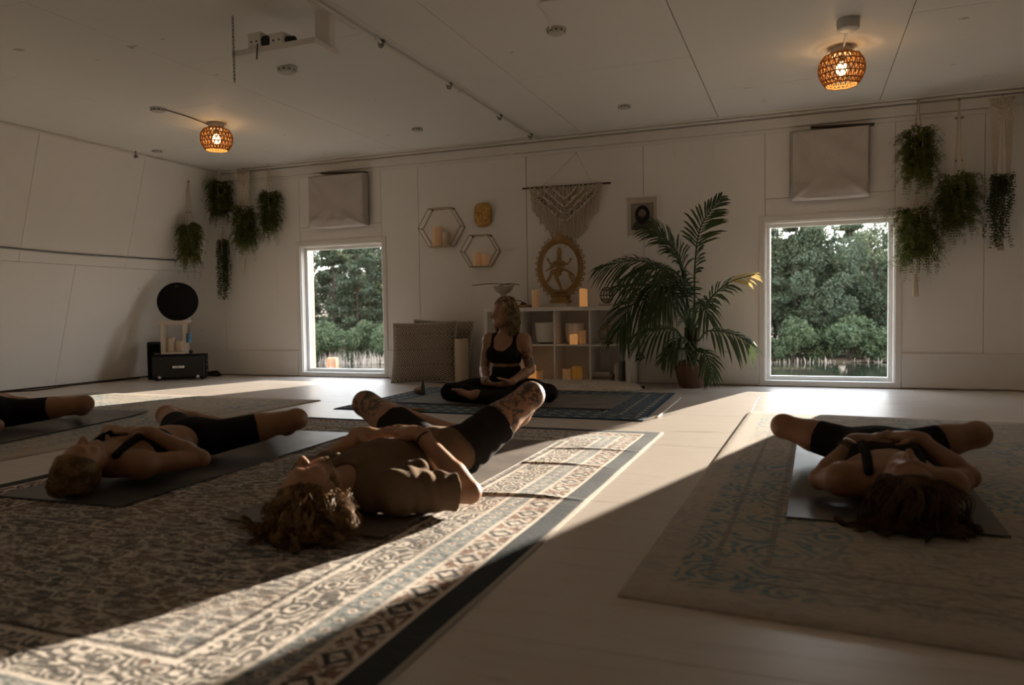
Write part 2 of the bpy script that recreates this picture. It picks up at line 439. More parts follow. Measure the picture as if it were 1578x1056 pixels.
plain('hill_scrub', (0.17, 0.13, 0.09), 0.95, 0.05, var=0.5, scale=0.6)
plain('bank', (0.10, 0.085, 0.055), 0.95, 0.05, var=0.5, scale=1.5)
k = M('water', 0.06, 0.5); k.col((0.018, 0.022, 0.014)); k.bump(k.noise(k.world((1, 3, 1)), 2.2, 3), 0.05, 0.02); MT['water'] = k.m
k = M('post_wood', 0.8, 0.15); v = k.coord(scale=(14, 14, 1.2)); n = k.noise(v, 1.5, 5); k.col(k.ramp(n, [(0.35, (0.16, 0.07, 0.035)), (0.5, (0.46, 0.24, 0.14)), (0.7, (0.58, 0.33, 0.21))])); MT['post_wood'] = k.m
S1, S2 = fl(1280, 559, WZ), fl(535, 561, WZ)
SD = (S1 - S2).normalized(); SNn = Vector((-SD.y, SD.x, 0))
if SNn.y < 0: SNn = -SNn
def shore(t, back, z=WZ): p = S1 + SD * t + SNn * back; return Vector((p.x, p.y, z))
LSH = (S1 - S2).length
# ground and water
b = B(); b.add([(-90, 14, WZ), (70, 14, WZ), (70, 75, WZ), (-90, 75, WZ)], [(0, 1, 2, 3)]); b.obj('pond', 'water', smooth=False, kind='structure', label='still dark pond reflecting the trees')
b = B(); b.add([(-60, 7.57, -0.5), (50, 7.57, -0.5), (50, 11, -1.2), (-60, 11, -1.2), (50, 15, WZ - .3), (-60, 15, WZ - .3)], [(0, 1, 2, 3), (3, 2, 4, 5)]); b.obj('near_bank', 'bank', smooth=False, kind='structure')
nx, ny = 60, 24; V = []; Fc = []
for j in range(ny + 1):
    for i in range(nx + 1):
        t = -LSH - 45 + (LSH + 95) * i / nx; bk = 90.0 * (j / ny) ** 1.6
        h = WZ - 0.15 + 0.25 * min(1, bk / 1.0) + 0.02 * bk + max(0, bk - 26) * 0.13 + 0.25 * math.sin(t * 0.7 + bk) + 0.6 * math.sin(t * 0.13) * min(1, bk / 30)
        V.append(shore(t, bk, h)); 
for j in range(ny):
    for i in range(nx): a = j * (nx + 1) + i; Fc.append((a, a + 1, a + nx + 2, a + nx + 1))
mesh_obj('far_bank', V, Fc, 'hill_scrub', origin=(0, 50, WZ)); prop(bpy.data.objects['far_bank'], kind='structure')
# tree meshes shared between the trees of a kind
def leaves(rg, clumps, n, size, asp=0.45):
    c = np.array([q[0] for q in clumps]); r = np.array([q[1] for q in clumps]); wgt = (r.mean(1) ** 2); wgt /= wgt.sum()
    idx = rg.choice(len(c), n, p=wgt); d = rg.normal(size=(n, 3)); d /= np.linalg.norm(d, axis=1)[:, None]
    p = c[idx] + d * r[idx] * (rg.uniform(0.35, 1, (n, 1)) ** 0.5)
    a = rg.normal(size=(n, 3)); a /= np.linalg.norm(a, axis=1)[:, None]
    e = np.cross(a, rg.normal(size=(n, 3))); e /= np.linalg.norm(e, axis=1)[:, None]
    s = size * rg.uniform(0.6, 1.4, (n, 1)); a = a * s; e = e * s * asp
    V = np.stack([p - a, p + e, p + a, p - e], 1).reshape(-1, 3); F = np.arange(4 * n).reshape(n, 4)
    return V, F
def tree_meshes(seed, kind):
    rg = np.random.default_rng(seed); r_ = random.Random(seed); tb = B(); cl = []
    if kind == 'pine':
        H = 1.0; lean_ = (r_.uniform(-.02, .02), r_.uniform(-.02, .02))
        tr_ = [(lean_[0] * z * 8, lean_[1] * z * 8, z * 9.0) for z in (0, .2, .4, .6, .8, 1.0)]
        tb.tube(tr_, [.17, .14, .12, .09, .06, .02], 7)
        for k_ in range(46):
            z = r_.uniform(0.16, 0.98); L = (1.0 - z) * 2.3 + 0.35; L *= r_.uniform(.6, 1.15); a = r_.uniform(0, 6.28)
            bx, by = lean_[0] * z * 8, lean_[1] * z * 8; dz = r_.uniform(-.25, .15) * L
            tb.tube([(bx, by, z * 9), (bx + math.cos(a) * L, by + math.sin(a) * L, z * 9 + dz)], [.03, .008], 4)
            for q in (0.45, 0.75, 1.0): cl.append(((bx + math.cos(a) * L * q, by + math.sin(a) * L * q, z * 9 + dz * q), (.38, .38, .20)))
        n, sz = 11000, .11
    elif kind == 'bushy':
        tr_ = bez([(0, 0, 0), (r_.uniform(-.3, .3), 0, 1.6), (r_.uniform(-.8, .8), r_.uniform(-.4, .4), 3.6), (r_.uniform(-1, 1), 0, 5.8)], 5)
        tb.tube(tr_, [.15 - .008 * i for i in range(len(tr_))], 7)
        for k_ in range(44):
            z = r_.uniform(.6, 6.6); rad = 2.0 * math.sin(math.pi * min(1, (z + .5) / 7.4)) ** .7; a = r_.uniform(0, 6.28); q = r_.uniform(.2, 1) ** .6 * rad
            cc = (math.cos(a) * q, math.sin(a) * q, z); cl.append((cc, (r_.uniform(.4, .75),) * 3))
            if k_ % 3 == 0: tb.tube([tr_[min(len(tr_) - 1, int(z / 5.8 * (len(tr_) - 1)))], cc], [.04, .01], 4)
        n, sz = 12000, .10
    else:
        for k_ in range(7):
            a = r_.uniform(0, 6.28); L = r_.uniform(.3, 1.0); tb.tube([(0, 0, 0), (math.cos(a) * L, math.sin(a) * L, r_.uniform(.8, 1.7))], [.03, .008], 4)
        for k_ in range(16): a = r_.uniform(0, 6.28); q = r_.uniform(0, 1.1); cl.append(((math.cos(a) * q, math.sin(a) * q, r_.uniform(.25, 1.6)), (r_.uniform(.3, .55),) * 3))
        n, sz = 4200, .085
    cl = [(np.array(c_), np.array(q)) for c_, q in cl]
    V, F = leaves(rg, cl, n, sz)
    tm = bpy.data.meshes.new('trunk'); tm.from_pydata(tb.V, [], tb.F); tm.materials.append(MT['bark'])
    cm = bpy.data.meshes.new('crown'); cm.from_pydata(V.tolist(), [], F.tolist()); cm.materials.append(MT['shrub_leaves' if kind == 'shrub' else 'pine_needles'])
    return tm, cm
TM = {('pine', i): tree_meshes(10 + i, 'pine') for i in range(3)}
TM.update({('bushy', i): tree_meshes(20 + i, 'bushy') for i in range(3)}); TM.update({('shrub', i): tree_meshes(30 + i, 'shrub') for i in range(2)})
def tree(name, kind, var, p, s, sz, label, cat, group, rz):
    r0 = thing(name, p, label, cat, group); r0.rotation_euler.z = rz; r0.scale = (s, s, sz)
    for nm, me in zip(('trunk', 'crown'), TM[(kind, var)]):
        o = bpy.data.objects.new(nm, me); COL.objects.link(o); o.parent = r0
        if nm == 'crown': o['kind'] = 'stuff'
    return r0
tr_ = random.Random(3)
for i in range(66):
    t = -LSH - 14 + (LSH + 30) * (i + tr_.uniform(.0, .9)) / 66; bk = tr_.choice((2.0, 4.0, 7, 10, 14)) + tr_.uniform(0, 2)
    kind = 'pine' if (t < -LSH * .5) ^ (tr_.random() < .3) else 'bushy'
    p = shore(t, bk, WZ + 0.2 + .02 * bk)
    near_right = t > -LSH * .45
    s = tr_.uniform(.85, 1.15); szz = tr_.uniform(.85, 1.05) * (0.80 if p.x > 4.5 else 1.02 if near_right else 1.15)
    if kind == 'bushy': szz *= 1.08
    where = 'right' if near_right else 'left'
    tree('pine_tree' if kind == 'pine' else 'bushy_tree', kind, i % 3, p, s, szz,
         f'dark pine on the far pond bank outside the {where} window' if kind == 'pine' else f'broad bushy tree on the far pond bank outside the {where} window', 'tree',
         f'pines across the pond, {where} window' if kind == 'pine' else f'bushy trees across the pond, {where} window', tr_.uniform(0, 6.28))
for i in range(38):
    t = -LSH - 10 + (LSH + 24) * (i + tr_.uniform(0, .9)) / 38
    tree('shrub', 'shrub', i % 2, shore(t, tr_.uniform(.1, 1.2), WZ - .02), tr_.uniform(.8, 1.3), tr_.uniform(.7, 1.5), f"low leafy shrub at the waterline outside the {'right' if t > -LSH * .45 else 'left'} window", 'shrub', f"shrubs at the waterline, {'right' if t > -LSH * .45 else 'left'} window", tr_.uniform(0, 6.28))
# reeds at the left window's shore, pale grass at the right one's
def blades(name, t0, t1, n, hmin, hmax, label, seed, bk0=-1.2, bk1=.4):
    r_ = random.Random(seed); b = B()
    for i in range(n):
        p = shore(r_.uniform(t0, t1), r_.uniform(bk0, bk1), WZ - .05); h = r_.uniform(hmin, hmax); w = r_.uniform(.008, .02)
        l = Vector((r_.gauss(0, .12), r_.gauss(0, .12), 1)) * h; e = SD * w
        b.add([p - e, p + e, p + l * .6 + e * .8, p + l, p + l * .6 - e * .8], [(0, 1, 2, 3, 4)])
    return b.obj(name, 'reed', smooth=False, label=label, cat='grass', kind='stuff')
blades('reed_bed', -LSH - 7, -LSH + 7, 1000, .45, 1.05, 'pale dry reeds standing in the pond outside the left window', 5, -.3, 1.0)
blades('shore_grass', -7, 8, 130, .1, .45, 'pale dry grass along the waterline outside the right window', 6, -.3, .5)
# cut timber post standing in the near water
p = at(512, 551, 17.0); tl = thing('timber_post', (p.x, p.y, WZ - .3), 'square orange timber post standing in the water outside the left window', 'post')
wpx = 17.5 * (17.0 / (Vector((p.x, p.y, 0)).normalized().dot(Vector((CFW.x, CFW.y, 0)))) ) / CF
b = B(); b.box((p.x, p.y, (p.z + WZ - .3) / 2), (.26, .26, p.z - WZ + .3), rotz(.3), .02); b.obj('shaft', 'post_wood', tl, smooth=False)
b = B(); b.box((p.x + .05, p.y - .15, p.z - .26), (.04, .02, .03), rotz(.3), .004); b.obj('bolt', 'vinyl', tl, smooth=False)
# ------------------------------------------------------------------ rugs and mats
def uvmat(name, rough=0.9):
    k = M(name, rough, 0.05, sheen=0.03); u, v, _ = k.xyz('UV'); return k, u, v
def edge(k, u, v, Wd, L):
    du = u.mn(Wd - u); dv = v.mn(L - v); d = du.mn(dv); side = du.lt(dv); along = side * v + (1.0 - side) * u
    return d, along
def rug_main():
    Wd, L = 2.50, 3.66
    k, u, v = uvmat('rug_ornate'); d, al = edge(k, u, v, Wd, L); w = k.vec(u, v, 0.0)
    wob = k.noise(w, 9, 2) - 0.5
    cream, rust, slate, dark, teal = (0.64, 0.565, 0.49), (0.23, 0.125, 0.08), (0.11, 0.12, 0.125), (0.04, 0.038, 0.036), (0.22, 0.25, 0.245)
    # field: scrolling vines and flower heads
    cu = (u - Wd / 2).ab(); cv = (v - L / 2).ab(); q = k.vec(cu + wob * 0.03, cv + wob * 0.03, 0.0)
    f1 = k.voro(q, 8.5); f2 = k.voro(q, 8.5, 'DISTANCE_TO_EDGE'); f3 = k.voro(q, 24.0); nz = k.noise(w, 3.2, 5); nf = k.noise(w, 34, 4, 0.7)
    field = k.mix(nz.sm(0.35, 0.65), slate, (0.22, 0.165, 0.125))
    field = k.mix(f2.lt(0.04) * k.noise(w, 22, 3).gt(.45) * 0.8, field, cream)
    rings = (f1 * 46.0).sin().gt(0.25) * f1.lt(0.40) * k.noise(w, 28, 3).gt(0.42)
    field = k.mix(rings * 0.85, field, cream)
    field = k.mix(f1.lt(0.09), field, rust)
    field = k.mix(f3.lt(0.16) * nf.gt(0.48) * 0.8, field, rust)
    field = k.mix((k.noise(k.vec(u * .6, v * 1.6, 0.0), 24, 4, .7).gt(0.54)) * 0.75, field, cream)
    field = k.mix((k.noise(q, 34, 2).gt(0.60)) * 0.7, field, teal)
    field = k.mix((k.noise(k.vec(cu * .6, cv * 1.5, 0.0), 30, 4, .7).lt(0.42)) * 0.75, field, dark)
    # borders
    def stripe(f, a, b_, c): return k.mix(d.gt(a) * d.lt(b_), f, c)
    dia = ((al / 0.13).fr() - 0.5).ab() * 0.13 + (d - 0.155).ab() + wob * .02
    mot = k.mix(dia.lt(0.060), k.mix(k.noise(w, 30, 3).gt(.55), rust, cream), cream); mot = k.mix(dia.lt(0.042), mot, dark); mot = k.mix(dia.lt(0.024), mot, cream)
    mot = k.mix((k.noise(w, 40, 2).gt(0.56)) * 0.7, mot, dark)
    dots = (((al / 0.055).fr() - 0.5).ab() * 0.055) + (d - 0.255).ab()
    blue = k.mix(k.noise(w, 36, 3, .7).gt(.5), (.17, .195, .20), (.31, .325, .315)); blue = k.mix(dots.lt(0.016), blue, cream); blue = k.mix(dots.lt(0.008), blue, rust); blue = k.mix(k.noise(w, 52, 2).gt(.6) * .6, blue, dark)
    leaf = k.voro(k.vec(al + wob * .05, d * 1.4 + wob * .05, 0.0), 11.0)
    band = k.mix((leaf * 30.0).sin().gt(0.15) * k.noise(w, 26, 3).gt(.42), (0.10, 0.09, 0.08), cream); band = k.mix(k.noise(w, 48, 3, .7).gt(.60) * .8, band, dark); band = k.mix(leaf.lt(0.12), band, rust); band = k.mix(nf.gt(0.6) * 0.6, band, slate)
    c = k.mix(d.gt(0.46), band, field)
    c = k.mix(d.gt(0.20) * d.lt(0.30), c, blue); c = k.mix(d.gt(0.10) * d.lt(0.21), c, mot)
    for a in (0.205, 0.30, 0.45): c = k.mix((d - a).ab().lt(0.008), c, cream)
    c = k.mix((d - 0.47).ab().lt(0.006), c, dark)
    wear = k.noise(k.vec(u * 8.0, v * 70.0, 0.0), 1.0, 4, .75)
    c = k.mix(wear.sm(0.45, 0.68) * 0.42, c, cream); c = k.mix((1.0 - wear.sm(.34, .50)) * .55, c, (.07, .06, .055))
    c = k.mix(d.lt(0.092), c, k.mix(wear.sm(.5, .8) * .5, (0.042, 0.050, 0.056), (.12, .12, .115))); c = k.mix((d - 0.098).ab().lt(0.007), c, cream); c = k.mix(d.lt(0.012), c, (0.40, 0.36, 0.31))
    k.col(c); k.bump(nf, 0.5, 0.004); MT['rug_ornate'] = k.m
rug_main()
def rug_pale(name, Wd, L, seed, th):
    k, u, v = uvmat(name); d, al = edge(k, u, v, Wd, L); w = k.vec(u + seed, v, 0.0)
    base = k.mix(k.noise(w, 2.5, 4), (0.40, 0.345, 0.28), (0.50, 0.45, 0.38))
    st = k.noise(k.vec(u * 16.0 + seed, v * 110.0, 0.0), 1.0, 5, 0.8)
    base = k.mix(st.sm(0.46, 0.62) * 0.65, base, (0.17, 0.15, 0.125))
    orn = k.noise(w, 7, 3); o2 = k.voro(k.vec(u + seed + (k.noise(w, 6, 2) - .5) * .12, v, 0.0), 6.5)
    mask = (o2 * 30.0).sin().gt(0.1) * orn.gt(0.45) * st.gt(0.46)
    blue = k.noise(w, 1.1, 2).sm(0.44, 0.55)
    c = k.mix(mask * blue * 0.85, base, (0.06, 0.20, 0.27)); c = k.mix(mask * (1.0 - blue) * 0.35, c, (0.16, 0.17, 0.15))
    c = k.mix(((d - 0.34).ab().lt(0.010) + (d - 0.20).ab().lt(0.008)) * st.gt(0.45) * 0.6, c, (0.16, 0.16, 0.15))
    c = k.mix(d.lt(0.11) * 0.7, c, (0.46, 0.39, 0.33))
    k.col(c); k.bump(st, 0.5, 0.004); MT[name] = k.m
rug_pale('rug_faded_left', 2.6, 3.5, 3.0, .012); rug_pale('rug_faded_right', 2.5, 3.6, 11.0, .015)
k, u, v = uvmat('rug_blue'); d, al = edge(k, u, v, 2.38, 1.70); w = k.vec(u, v, 0.0)
st = k.noise(k.vec(u * 14, v * 60, 0.0), 1.0, 4, .75)
c = k.mix(k.noise(w, 5, 4), (0.028, 0.045, 0.062), (0.07, 0.10, 0.115)); c = k.mix(((k.voro(w, 9.0) * 30.0).sin().gt(0.4)) * st.gt(0.5) * 0.6, c, (0.22, 0.25, 0.25))
fleck = ((al / 0.11).fr() - 0.5).ab().lt(0.22) * (((d / 0.13).fr() - 0.5).ab().lt(0.10)); c = k.mix(fleck * st.gt(0.42) * d.lt(0.34), c, (0.42, 0.37, 0.30))
c = k.mix((d - 0.36).ab().lt(0.012), c, (0.015, 0.02, 0.025)); c = k.mix(d.lt(0.025), c, (0.02, 0.05, 0.085)); k.col(c); k.bump(st, .5, .004); MT['rug_blue'] = k.m

def rug(name, q, Wd, L, th, mat, label, nu=60, nv=90, ripple=None):
    "q: near-left, near-right, far-right, far-left corners on the floor"
    q = [Vector((p[0], p[1], 0)) for p in q]; V = []; UV = []; Fc = []
    def put(s, t, z):
        p = (q[0] * (1 - s) + q[1] * s) * (1 - t) + (q[3] * (1 - s) + q[2] * s) * t
        V.append((p.x, p.y, z)); UV.append((s * Wd, t * L))
    def zt(s, t):
        e = min(s * Wd, (1 - s) * Wd, t * L, (1 - t) * L); z = th * (0.35 + 0.65 * min(1, e / (th * 1.2)) ** .5)
        return z + (ripple(s * Wd, t * L) if ripple else 0)
    ss = [0, .004] + [i / nu for i in range(1, nu)] + [.996, 1]; ts = [0, .003] + [i / nv for i in range(1, nv)] + [.997, 1]
    for t in ts:
        for s in ss: put(s, t, zt(s, t))
    n = len(ss); mrow = len(ts)
    for j in range(mrow - 1):
        for i in range(n - 1): a = j * n + i; Fc.append((a, a + 1, a + n + 1, a + n))
    rim = [i for i in range(n)] + [j * n + n - 1 for j in range(1, mrow)] + [(mrow - 1) * n + i for i in range(n - 2, -1, -1)] + [j * n for j in range(mrow - 2, 0, -1)]
    base = len(V)
    for r_ in rim: V.append((V[r_][0], V[r_][1], 0.0005)); UV.append(UV[r_])
    for i in range(len(rim)): j = (i + 1) % len(rim); Fc.append((rim[j], rim[i], base + i, base + j))
    Fc.append(tuple(base + i for i in range(len(rim)))[::-1])
    o = mesh_obj(name, V, Fc, mat, uv=UV); o.data.set_sharp_from_angle(angle=R(50)); return prop(o, label, 'rug')
def ripple(u, v):
    z = 0
    for v0, sl, a, wd, u0, u1 in ((1.95, .06, .0075, .014, 1.75, 2.5), (2.62, -.05, .006, .013, 1.8, 2.45), (3.0, .04, .005, .012, 1.9, 2.5), (1.30, .18, .006, .016, 1.0, 2.1), (2.32, .03, .005, .016, .3, 1.0), (1.58, -.08, .006, .015, 1.1, 2.1)):
        if u0 < u < u1:
            f = math.sin(math.pi * (u - u0) / (u1 - u0)) ** .6; z += a * f * math.exp(-((v - v0 - sl * (u - u0) - .02 * math.sin(u * 9)) / wd) ** 2)
    return z + .0015 * (1 + math.sin(v * 11 + u * 2)) * .8
RM = rug('ornate_rug', [(-3.27, .71), (-.75, .71), (-.765, 4.38), (-3.25, 4.36)], 2.5, 3.66, .007, 'rug_ornate', 'large ornate dark-bordered rug under the man in the olive shirt', 90, 260, ripple)
RL = rug('faded_rug', [(-6.42, 1.78), (-3.81, 1.78), (-3.795, 5.275), (-6.42, 5.25)], 2.6, 3.5, .011, 'rug_faded_left', 'cream and blue faded rug along the leaning left wall')
RR = rug('faded_rug', [(-.437, 1.825), (2.05, 1.64), (2.1, 5.24), (-.358, 5.41)], 2.5, 3.6, .015, 'rug_faded_right', 'cream and blue faded rug in front of the right window')
RW = rug('blue_rug', [(-3.36, 4.825), (-.975, 4.82), (-1.035, 6.52), (-3.40, 6.50)], 2.38, 1.7, .008, 'rug_blue', 'dark blue bordered rug under the seated woman')
# fringe at the far end of the ornate rug
b = B(); r_ = random.Random(2)
for i in range(240):
    x = -3.25 + 2.48 * i / 239; y = 4.362 + .018 * (i / 239); b.tube([(x, y, .004), (x + r_.uniform(-.008, .008), y + .03, .003)], [.0022, .001], 3, False)
b.obj('fringe', 'reed', RM, kind='stuff')
# floor stick: thin pale lath lying beside the blue rug
b = B(); p0, p1 = fl(1049, 613, .004), fl(1013, 643, .004); d = (p1 - p0); b.box((p0 + p1) / 2, (d.length, .012, .006), rotz(math.atan2(d.y, d.x)), .001)
b.obj('wooden_lath', 'trim_white', smooth=False, label='thin white lath lying on the floor beside the blue rug', cat='lath')

k = M('mat_rubber', 0.42, 0.4); v = k.coord(scale=(1, 1, 1)); n = k.noise(v, 6, 5); k.col(k.mix(n.sm(.3, .7), (0.045, 0.042, 0.040), (0.075, 0.070, 0.066))); k.rough(n * .25 + .30); k.bump(k.noise(v, 160, 2), .25, .002); MT['mat_rubber'] = k.m
k = M('mat_brown', 0.6, 0.3); v = k.coord(); n = k.noise(v, 4, 6, .65); k.col(k.mix(n.sm(.3, .7), (0.10, 0.082, 0.068), (0.19, 0.16, 0.135))); k.bump(k.noise(v, 130, 2), .25, .002); MT['mat_brown'] = k.m
k = M('mat_grey', 0.75, 0.2); v = k.coord(); n = k.noise(v, 5, 5); k.col(k.mix(n.sm(.3, .7), (0.13, 0.11, 0.095), (0.19, 0.165, 0.145))); MT['mat_grey'] = k.m
def mat_thing(q, z, mat, label, curl=None):
    V = []; Fc = []; n, mm = 8, 30; q = [Vector((p[0], p[1], 0)) for p in q]; th = .005
    for layer in (0, 1):
        for j in range(mm + 1):
            for i in range(n + 1):
                s, t = i / n, j / mm; p = (q[0] * (1 - s) + q[1] * s) * (1 - t) + (q[3] * (1 - s) + q[2] * s) * t
                V.append((p.x, p.y, z + th * layer + (curl(s, t) if curl else 0)))
    N = (n + 1) * (mm + 1)
    for j in range(mm):
        for i in range(n):
            a = j * (n + 1) + i; Fc.append((a + N, a + 1 + N, a + n + 2 + N, a + n + 1 + N)); Fc.append((a, a + n + 1, a + n + 2, a + 1))
    ring = list(range(n + 1)) + [j * (n + 1) + n for j in range(1, mm + 1)] + [mm * (n + 1) + i for i in range(n - 1, -1, -1)] + [j * (n + 1) for j in range(mm - 1, 0, -1)]
    for i in range(len(ring)): a, c = ring[i], ring[(i + 1) % len(ring)]; Fc.append((a, c, c + N, a + N))
    o = mesh_obj('yoga_mat', V, Fc, mat, smooth=True); o.data.set_sharp_from_angle(angle=R(40)); return prop(o, label, 'yoga mat', 'yoga mats on the rugs')
zm = .0125
mat_thing([(-1.90, 2.05), (-1.24, 2.03), (-1.245, 3.86), (-1.90, 3.88)], zm, 'mat_brown', 'brown rubber yoga mat under the man in the olive shirt')
mat_thing([(-3.02, 2.02), (-2.39, 2.06), (-2.50, 3.80), (-3.13, 3.76)], zm, 'mat_rubber', 'black yoga mat under the woman in black top and shorts on the ornate rug')
mat_thing([(-4.72, 2.45), (-4.19, 2.53), (-4.53, 4.17), (-5.07, 4.12)], .014, 'mat_rubber', 'black yoga mat under the person at the far left edge', lambda s, t: .012 * max(0, t - .85) / .15)
mat_thing([(-.053, 2.655), (.585, 2.63), (.635, 4.40), (-.028, 4.43)], .018, 'mat_rubber', 'glossy black yoga mat under the woman on the right rug')
mat_thing([(-3.05, 5.25), (-1.30, 5.26), (-1.325, 6.18), (-3.05, 6.02)], .011, 'mat_grey', 'grey-brown yoga mat under the seated woman')
# ------------------------------------------------------------------ materials for things
plain('white_laminate', (0.80, 0.77, 0.73), 0.4, 0.4, var=0.03)
plain('black_plastic', (0.018, 0.017, 0.016), 0.5, 0.4)
plain('black_cloth', (0.012, 0.012, 0.012), 0.95, 0.1)
plain('grey_metal', (0.16, 0.16, 0.16), 0.4, 0.5, metal=.8)
plain('chrome', (0.6, 0.6, 0.6), 0.25, 0.5, metal=1)
plain('brass', (0.36, 0.22, 0.08), 0.45, 0.5, metal=0.55, var=0.35, scale=30, bump=.2)
plain('gold_wire', (0.34, 0.24, 0.11), 0.4, 0.5, metal=0.8)
plain('rope', (0.60, 0.52, 0.42), 0.95, 0.1, var=0.25, scale=60, bump=.4)
plain('linen', (0.50, 0.46, 0.43), 0.95, 0.1, var=0.08, scale=40, bump=.15)
plain('whitewash_wood', (0.55, 0.48, 0.40), 0.75, 0.2, var=0.2, scale=12, bump=.2)
plain('raw_wood', (0.30, 0.19, 0.10), 0.65, 0.25, var=0.25, scale=10)
plain('dark_wood', (0.07, 0.045, 0.03), 0.7, 0.2, var=0.3, scale=14)
plain('feather', (0.05, 0.045, 0.035), 0.8, 0.2, var=0.5, scale=30)
plain('ceramic', (0.42, 0.36, 0.30), 0.55, 0.3, var=0.08)
plain('quartz', (0.76, 0.73, 0.69), 0.5, 0.35, var=0.03)
plain('terracotta', (0.16, 0.085, 0.055), 0.7, 0.25, var=0.2, scale=14)
plain('soil', (0.035, 0.026, 0.02), 0.95, 0.1)
plain('paper', (0.58, 0.54, 0.48), 0.8, 0.15, var=0.06)
plain('blue_glass', (0.06, 0.16, 0.26), 0.4, 0.4)
plain('stone_pink', (0.45, 0.33, 0.27), 0.6, 0.3, var=0.2)
plain('stone_green', (0.06, 0.08, 0.07), 0.35, 0.5)
plain('fur', (0.74, 0.69, 0.63), 0.95, 0.1, var=0.12, scale=9)
plain('detector_white', (0.50, 0.49, 0.46), 0.5, 0.35, var=0.05)
def wax(name, c, e, s):
    k = M(name, 0.5, 0.3); k.col(c); k.b.inputs['Subsurface Weight'].default_value = 0.3; k.b.inputs['Subsurface Radius'].default_value = (.03, .015, .006)
    if s: k.emit(e, s)
    MT[name] = k.m
wax('wax_lit', (0.70, 0.50, 0.30), (1.0, 0.42, 0.12), 0.10); wax('wax_dim', (0.62, 0.47, 0.31), (1.0, 0.45, 0.16), 0.018); wax('wax_off', (0.60, 0.50, 0.38), (1, .5, .2), 0.0); wax('wax_amber', (0.50, 0.28, 0.06), (1.0, .45, .08), .02)

def candle(p, r, h, mat, label, group=None, seed=0):
    r0 = thing('pillar_candle', p, label, 'candle', group); b = B(); n = 20; r_ = random.Random(seed); V = []
    prof = [(r * .97, 0), (r, .004), (r, h * .96), (r * .97, h), (r * .86, h * .995), (r * .75, h - .012), (0, h - .016)]
    b.lathe(p, prof, n)
    V = b.V; ph = r_.uniform(0, 6)
    for i in range(len(V)):
        if V[i][2] > p[2] + h * .9:
            a = math.atan2(V[i][1] - p[1], V[i][0] - p[0]); V[i] = (V[i][0], V[i][1], V[i][2] + .006 * math.sin(2 * a + ph) * (1 if math.hypot(V[i][0] - p[0], V[i][1] - p[1]) > r * .8 else 0))
    b.obj('wax_body', mat, r0, auto=40)
    w = B(); w.tube([(p[0], p[1], p[2] + h - .017), (p[0] + .001, p[1], p[2] + h + .004)], .0016, 5); w.obj('wick', 'black_plastic', r0)
    return r0
def cpx(xc, ytop, wpx, Y, zb, mat, label, group=None):
    "a candle seen at column xc, standing at height zb at depth Y"
    p = at(xc, ytop, Y); sc = (p - Vector((0, 0, CAMH))).dot(CFW) / CF
    return candle((p.x, Y, zb), wpx / 2 * sc, p.z - zb, mat, label, group, int(xc))

# ------------------------------------------------------------------ cube shelf and what stands in and on it
SX0, SX1, SY0, SY1, SH = -3.035, -1.535, 7.00, 7.355, .77
r0 = thing('cube_shelf', ((SX0 + SX1) / 2, (SY0 + SY1) / 2, 0), 'white open cube shelf with eight compartments behind the seated woman', 'shelf'); T = .038; t_ = .016
def sb(nm, lo, hi): b = B(); b.span(lo, hi, .0015); b.obj(nm, 'white_laminate', r0, smooth=False)
sb('top', (SX0, SY0, SH - T), (SX1, SY1, SH)); sb('bottom', (SX0, SY0, 0.0), (SX1, SY1, T)); sb('side', (SX0, SY0, T), (SX0 + T, SY1, SH - T)); sb('side', (SX1 - T, SY0, T), (SX1, SY1, SH - T))
CWD = (SX1 - SX0 - 2 * T - 3 * t_) / 4; CX = [SX0 + T + i * (CWD + t_) for i in range(4)]
for i in range(3): sb('divider', (CX[i] + CWD, SY0 + .002, T), (CX[i] + CWD + t_, SY1, SH - T))
ZM = .395
for i in range(4): sb('shelf_board', (CX[i], SY0 + .004, ZM - .008), (CX[i] + CWD, SY1, ZM + .008))
zt, zr = ZM + .008, T
# singing bowls in the upper cells
def bowl(name, p, r, h, mat, label, cat='bowl', group=None):
    r1 = thing(name, p, label, cat, group); b = B()
    b.lathe(p, [(0, .006), (r * .5, .006), (r * .86, .02), (r * .97, h * .3), (r, h * .75), (r, h), (r * .96, h), (r * .93, h * .4), (r * .8, .035), (0, .02)], 36); b.obj('wall', mat, r1, auto=50)
    k_ = B(); k_.lathe(p, [(r * .55, 0), (r * .62, .004), (r * .55, .008), (r * .45, .004)], 28); k_.obj('rubber_ring', 'black_plastic', r1); return r1
bowl('singing_bowl', (CX[1] + CWD * .62, 7.19, zt), .118, .215, 'quartz', 'large frosted white singing bowl beside the seated woman\'s head', group='white singing bowls')
bowl('singing_bowl', (CX[2] + CWD * .40, 7.22, zt), .095, .205, 'quartz', 'smaller frosted white singing bowl behind two lit candles', group='white singing bowls')
cpx(884, 516, 12.5, 7.06, zt, 'wax_lit', 'short glowing candle in front of the smaller white bowl', 'candles in the shelf')
cpx(898, 510, 10.5, 7.13, zt, 'wax_dim', 'taller dim candle beside the divider right of the smaller bowl', 'candles in the shelf')
cpx(820, 563, 11.5, 7.08, zr, 'wax_lit', 'glowing candle in the lower cell just right of the seated woman\'s arm', 'candles in the shelf')
cpx(831, 572, 11, 7.12, zr, 'wax_dim', 'short pale candle next to the seated woman\'s arm in the lower cell', 'candles in the shelf')
cpx(873, 568.5, 12.5, 7.08, zr, 'wax_dim', 'pale candle beside the amber candle in the lower middle cell', 'candles in the shelf')
cpx(889, 565, 16, 7.12, zr, 'wax_amber', 'wide amber candle in the lower middle cell', 'candles in the shelf')
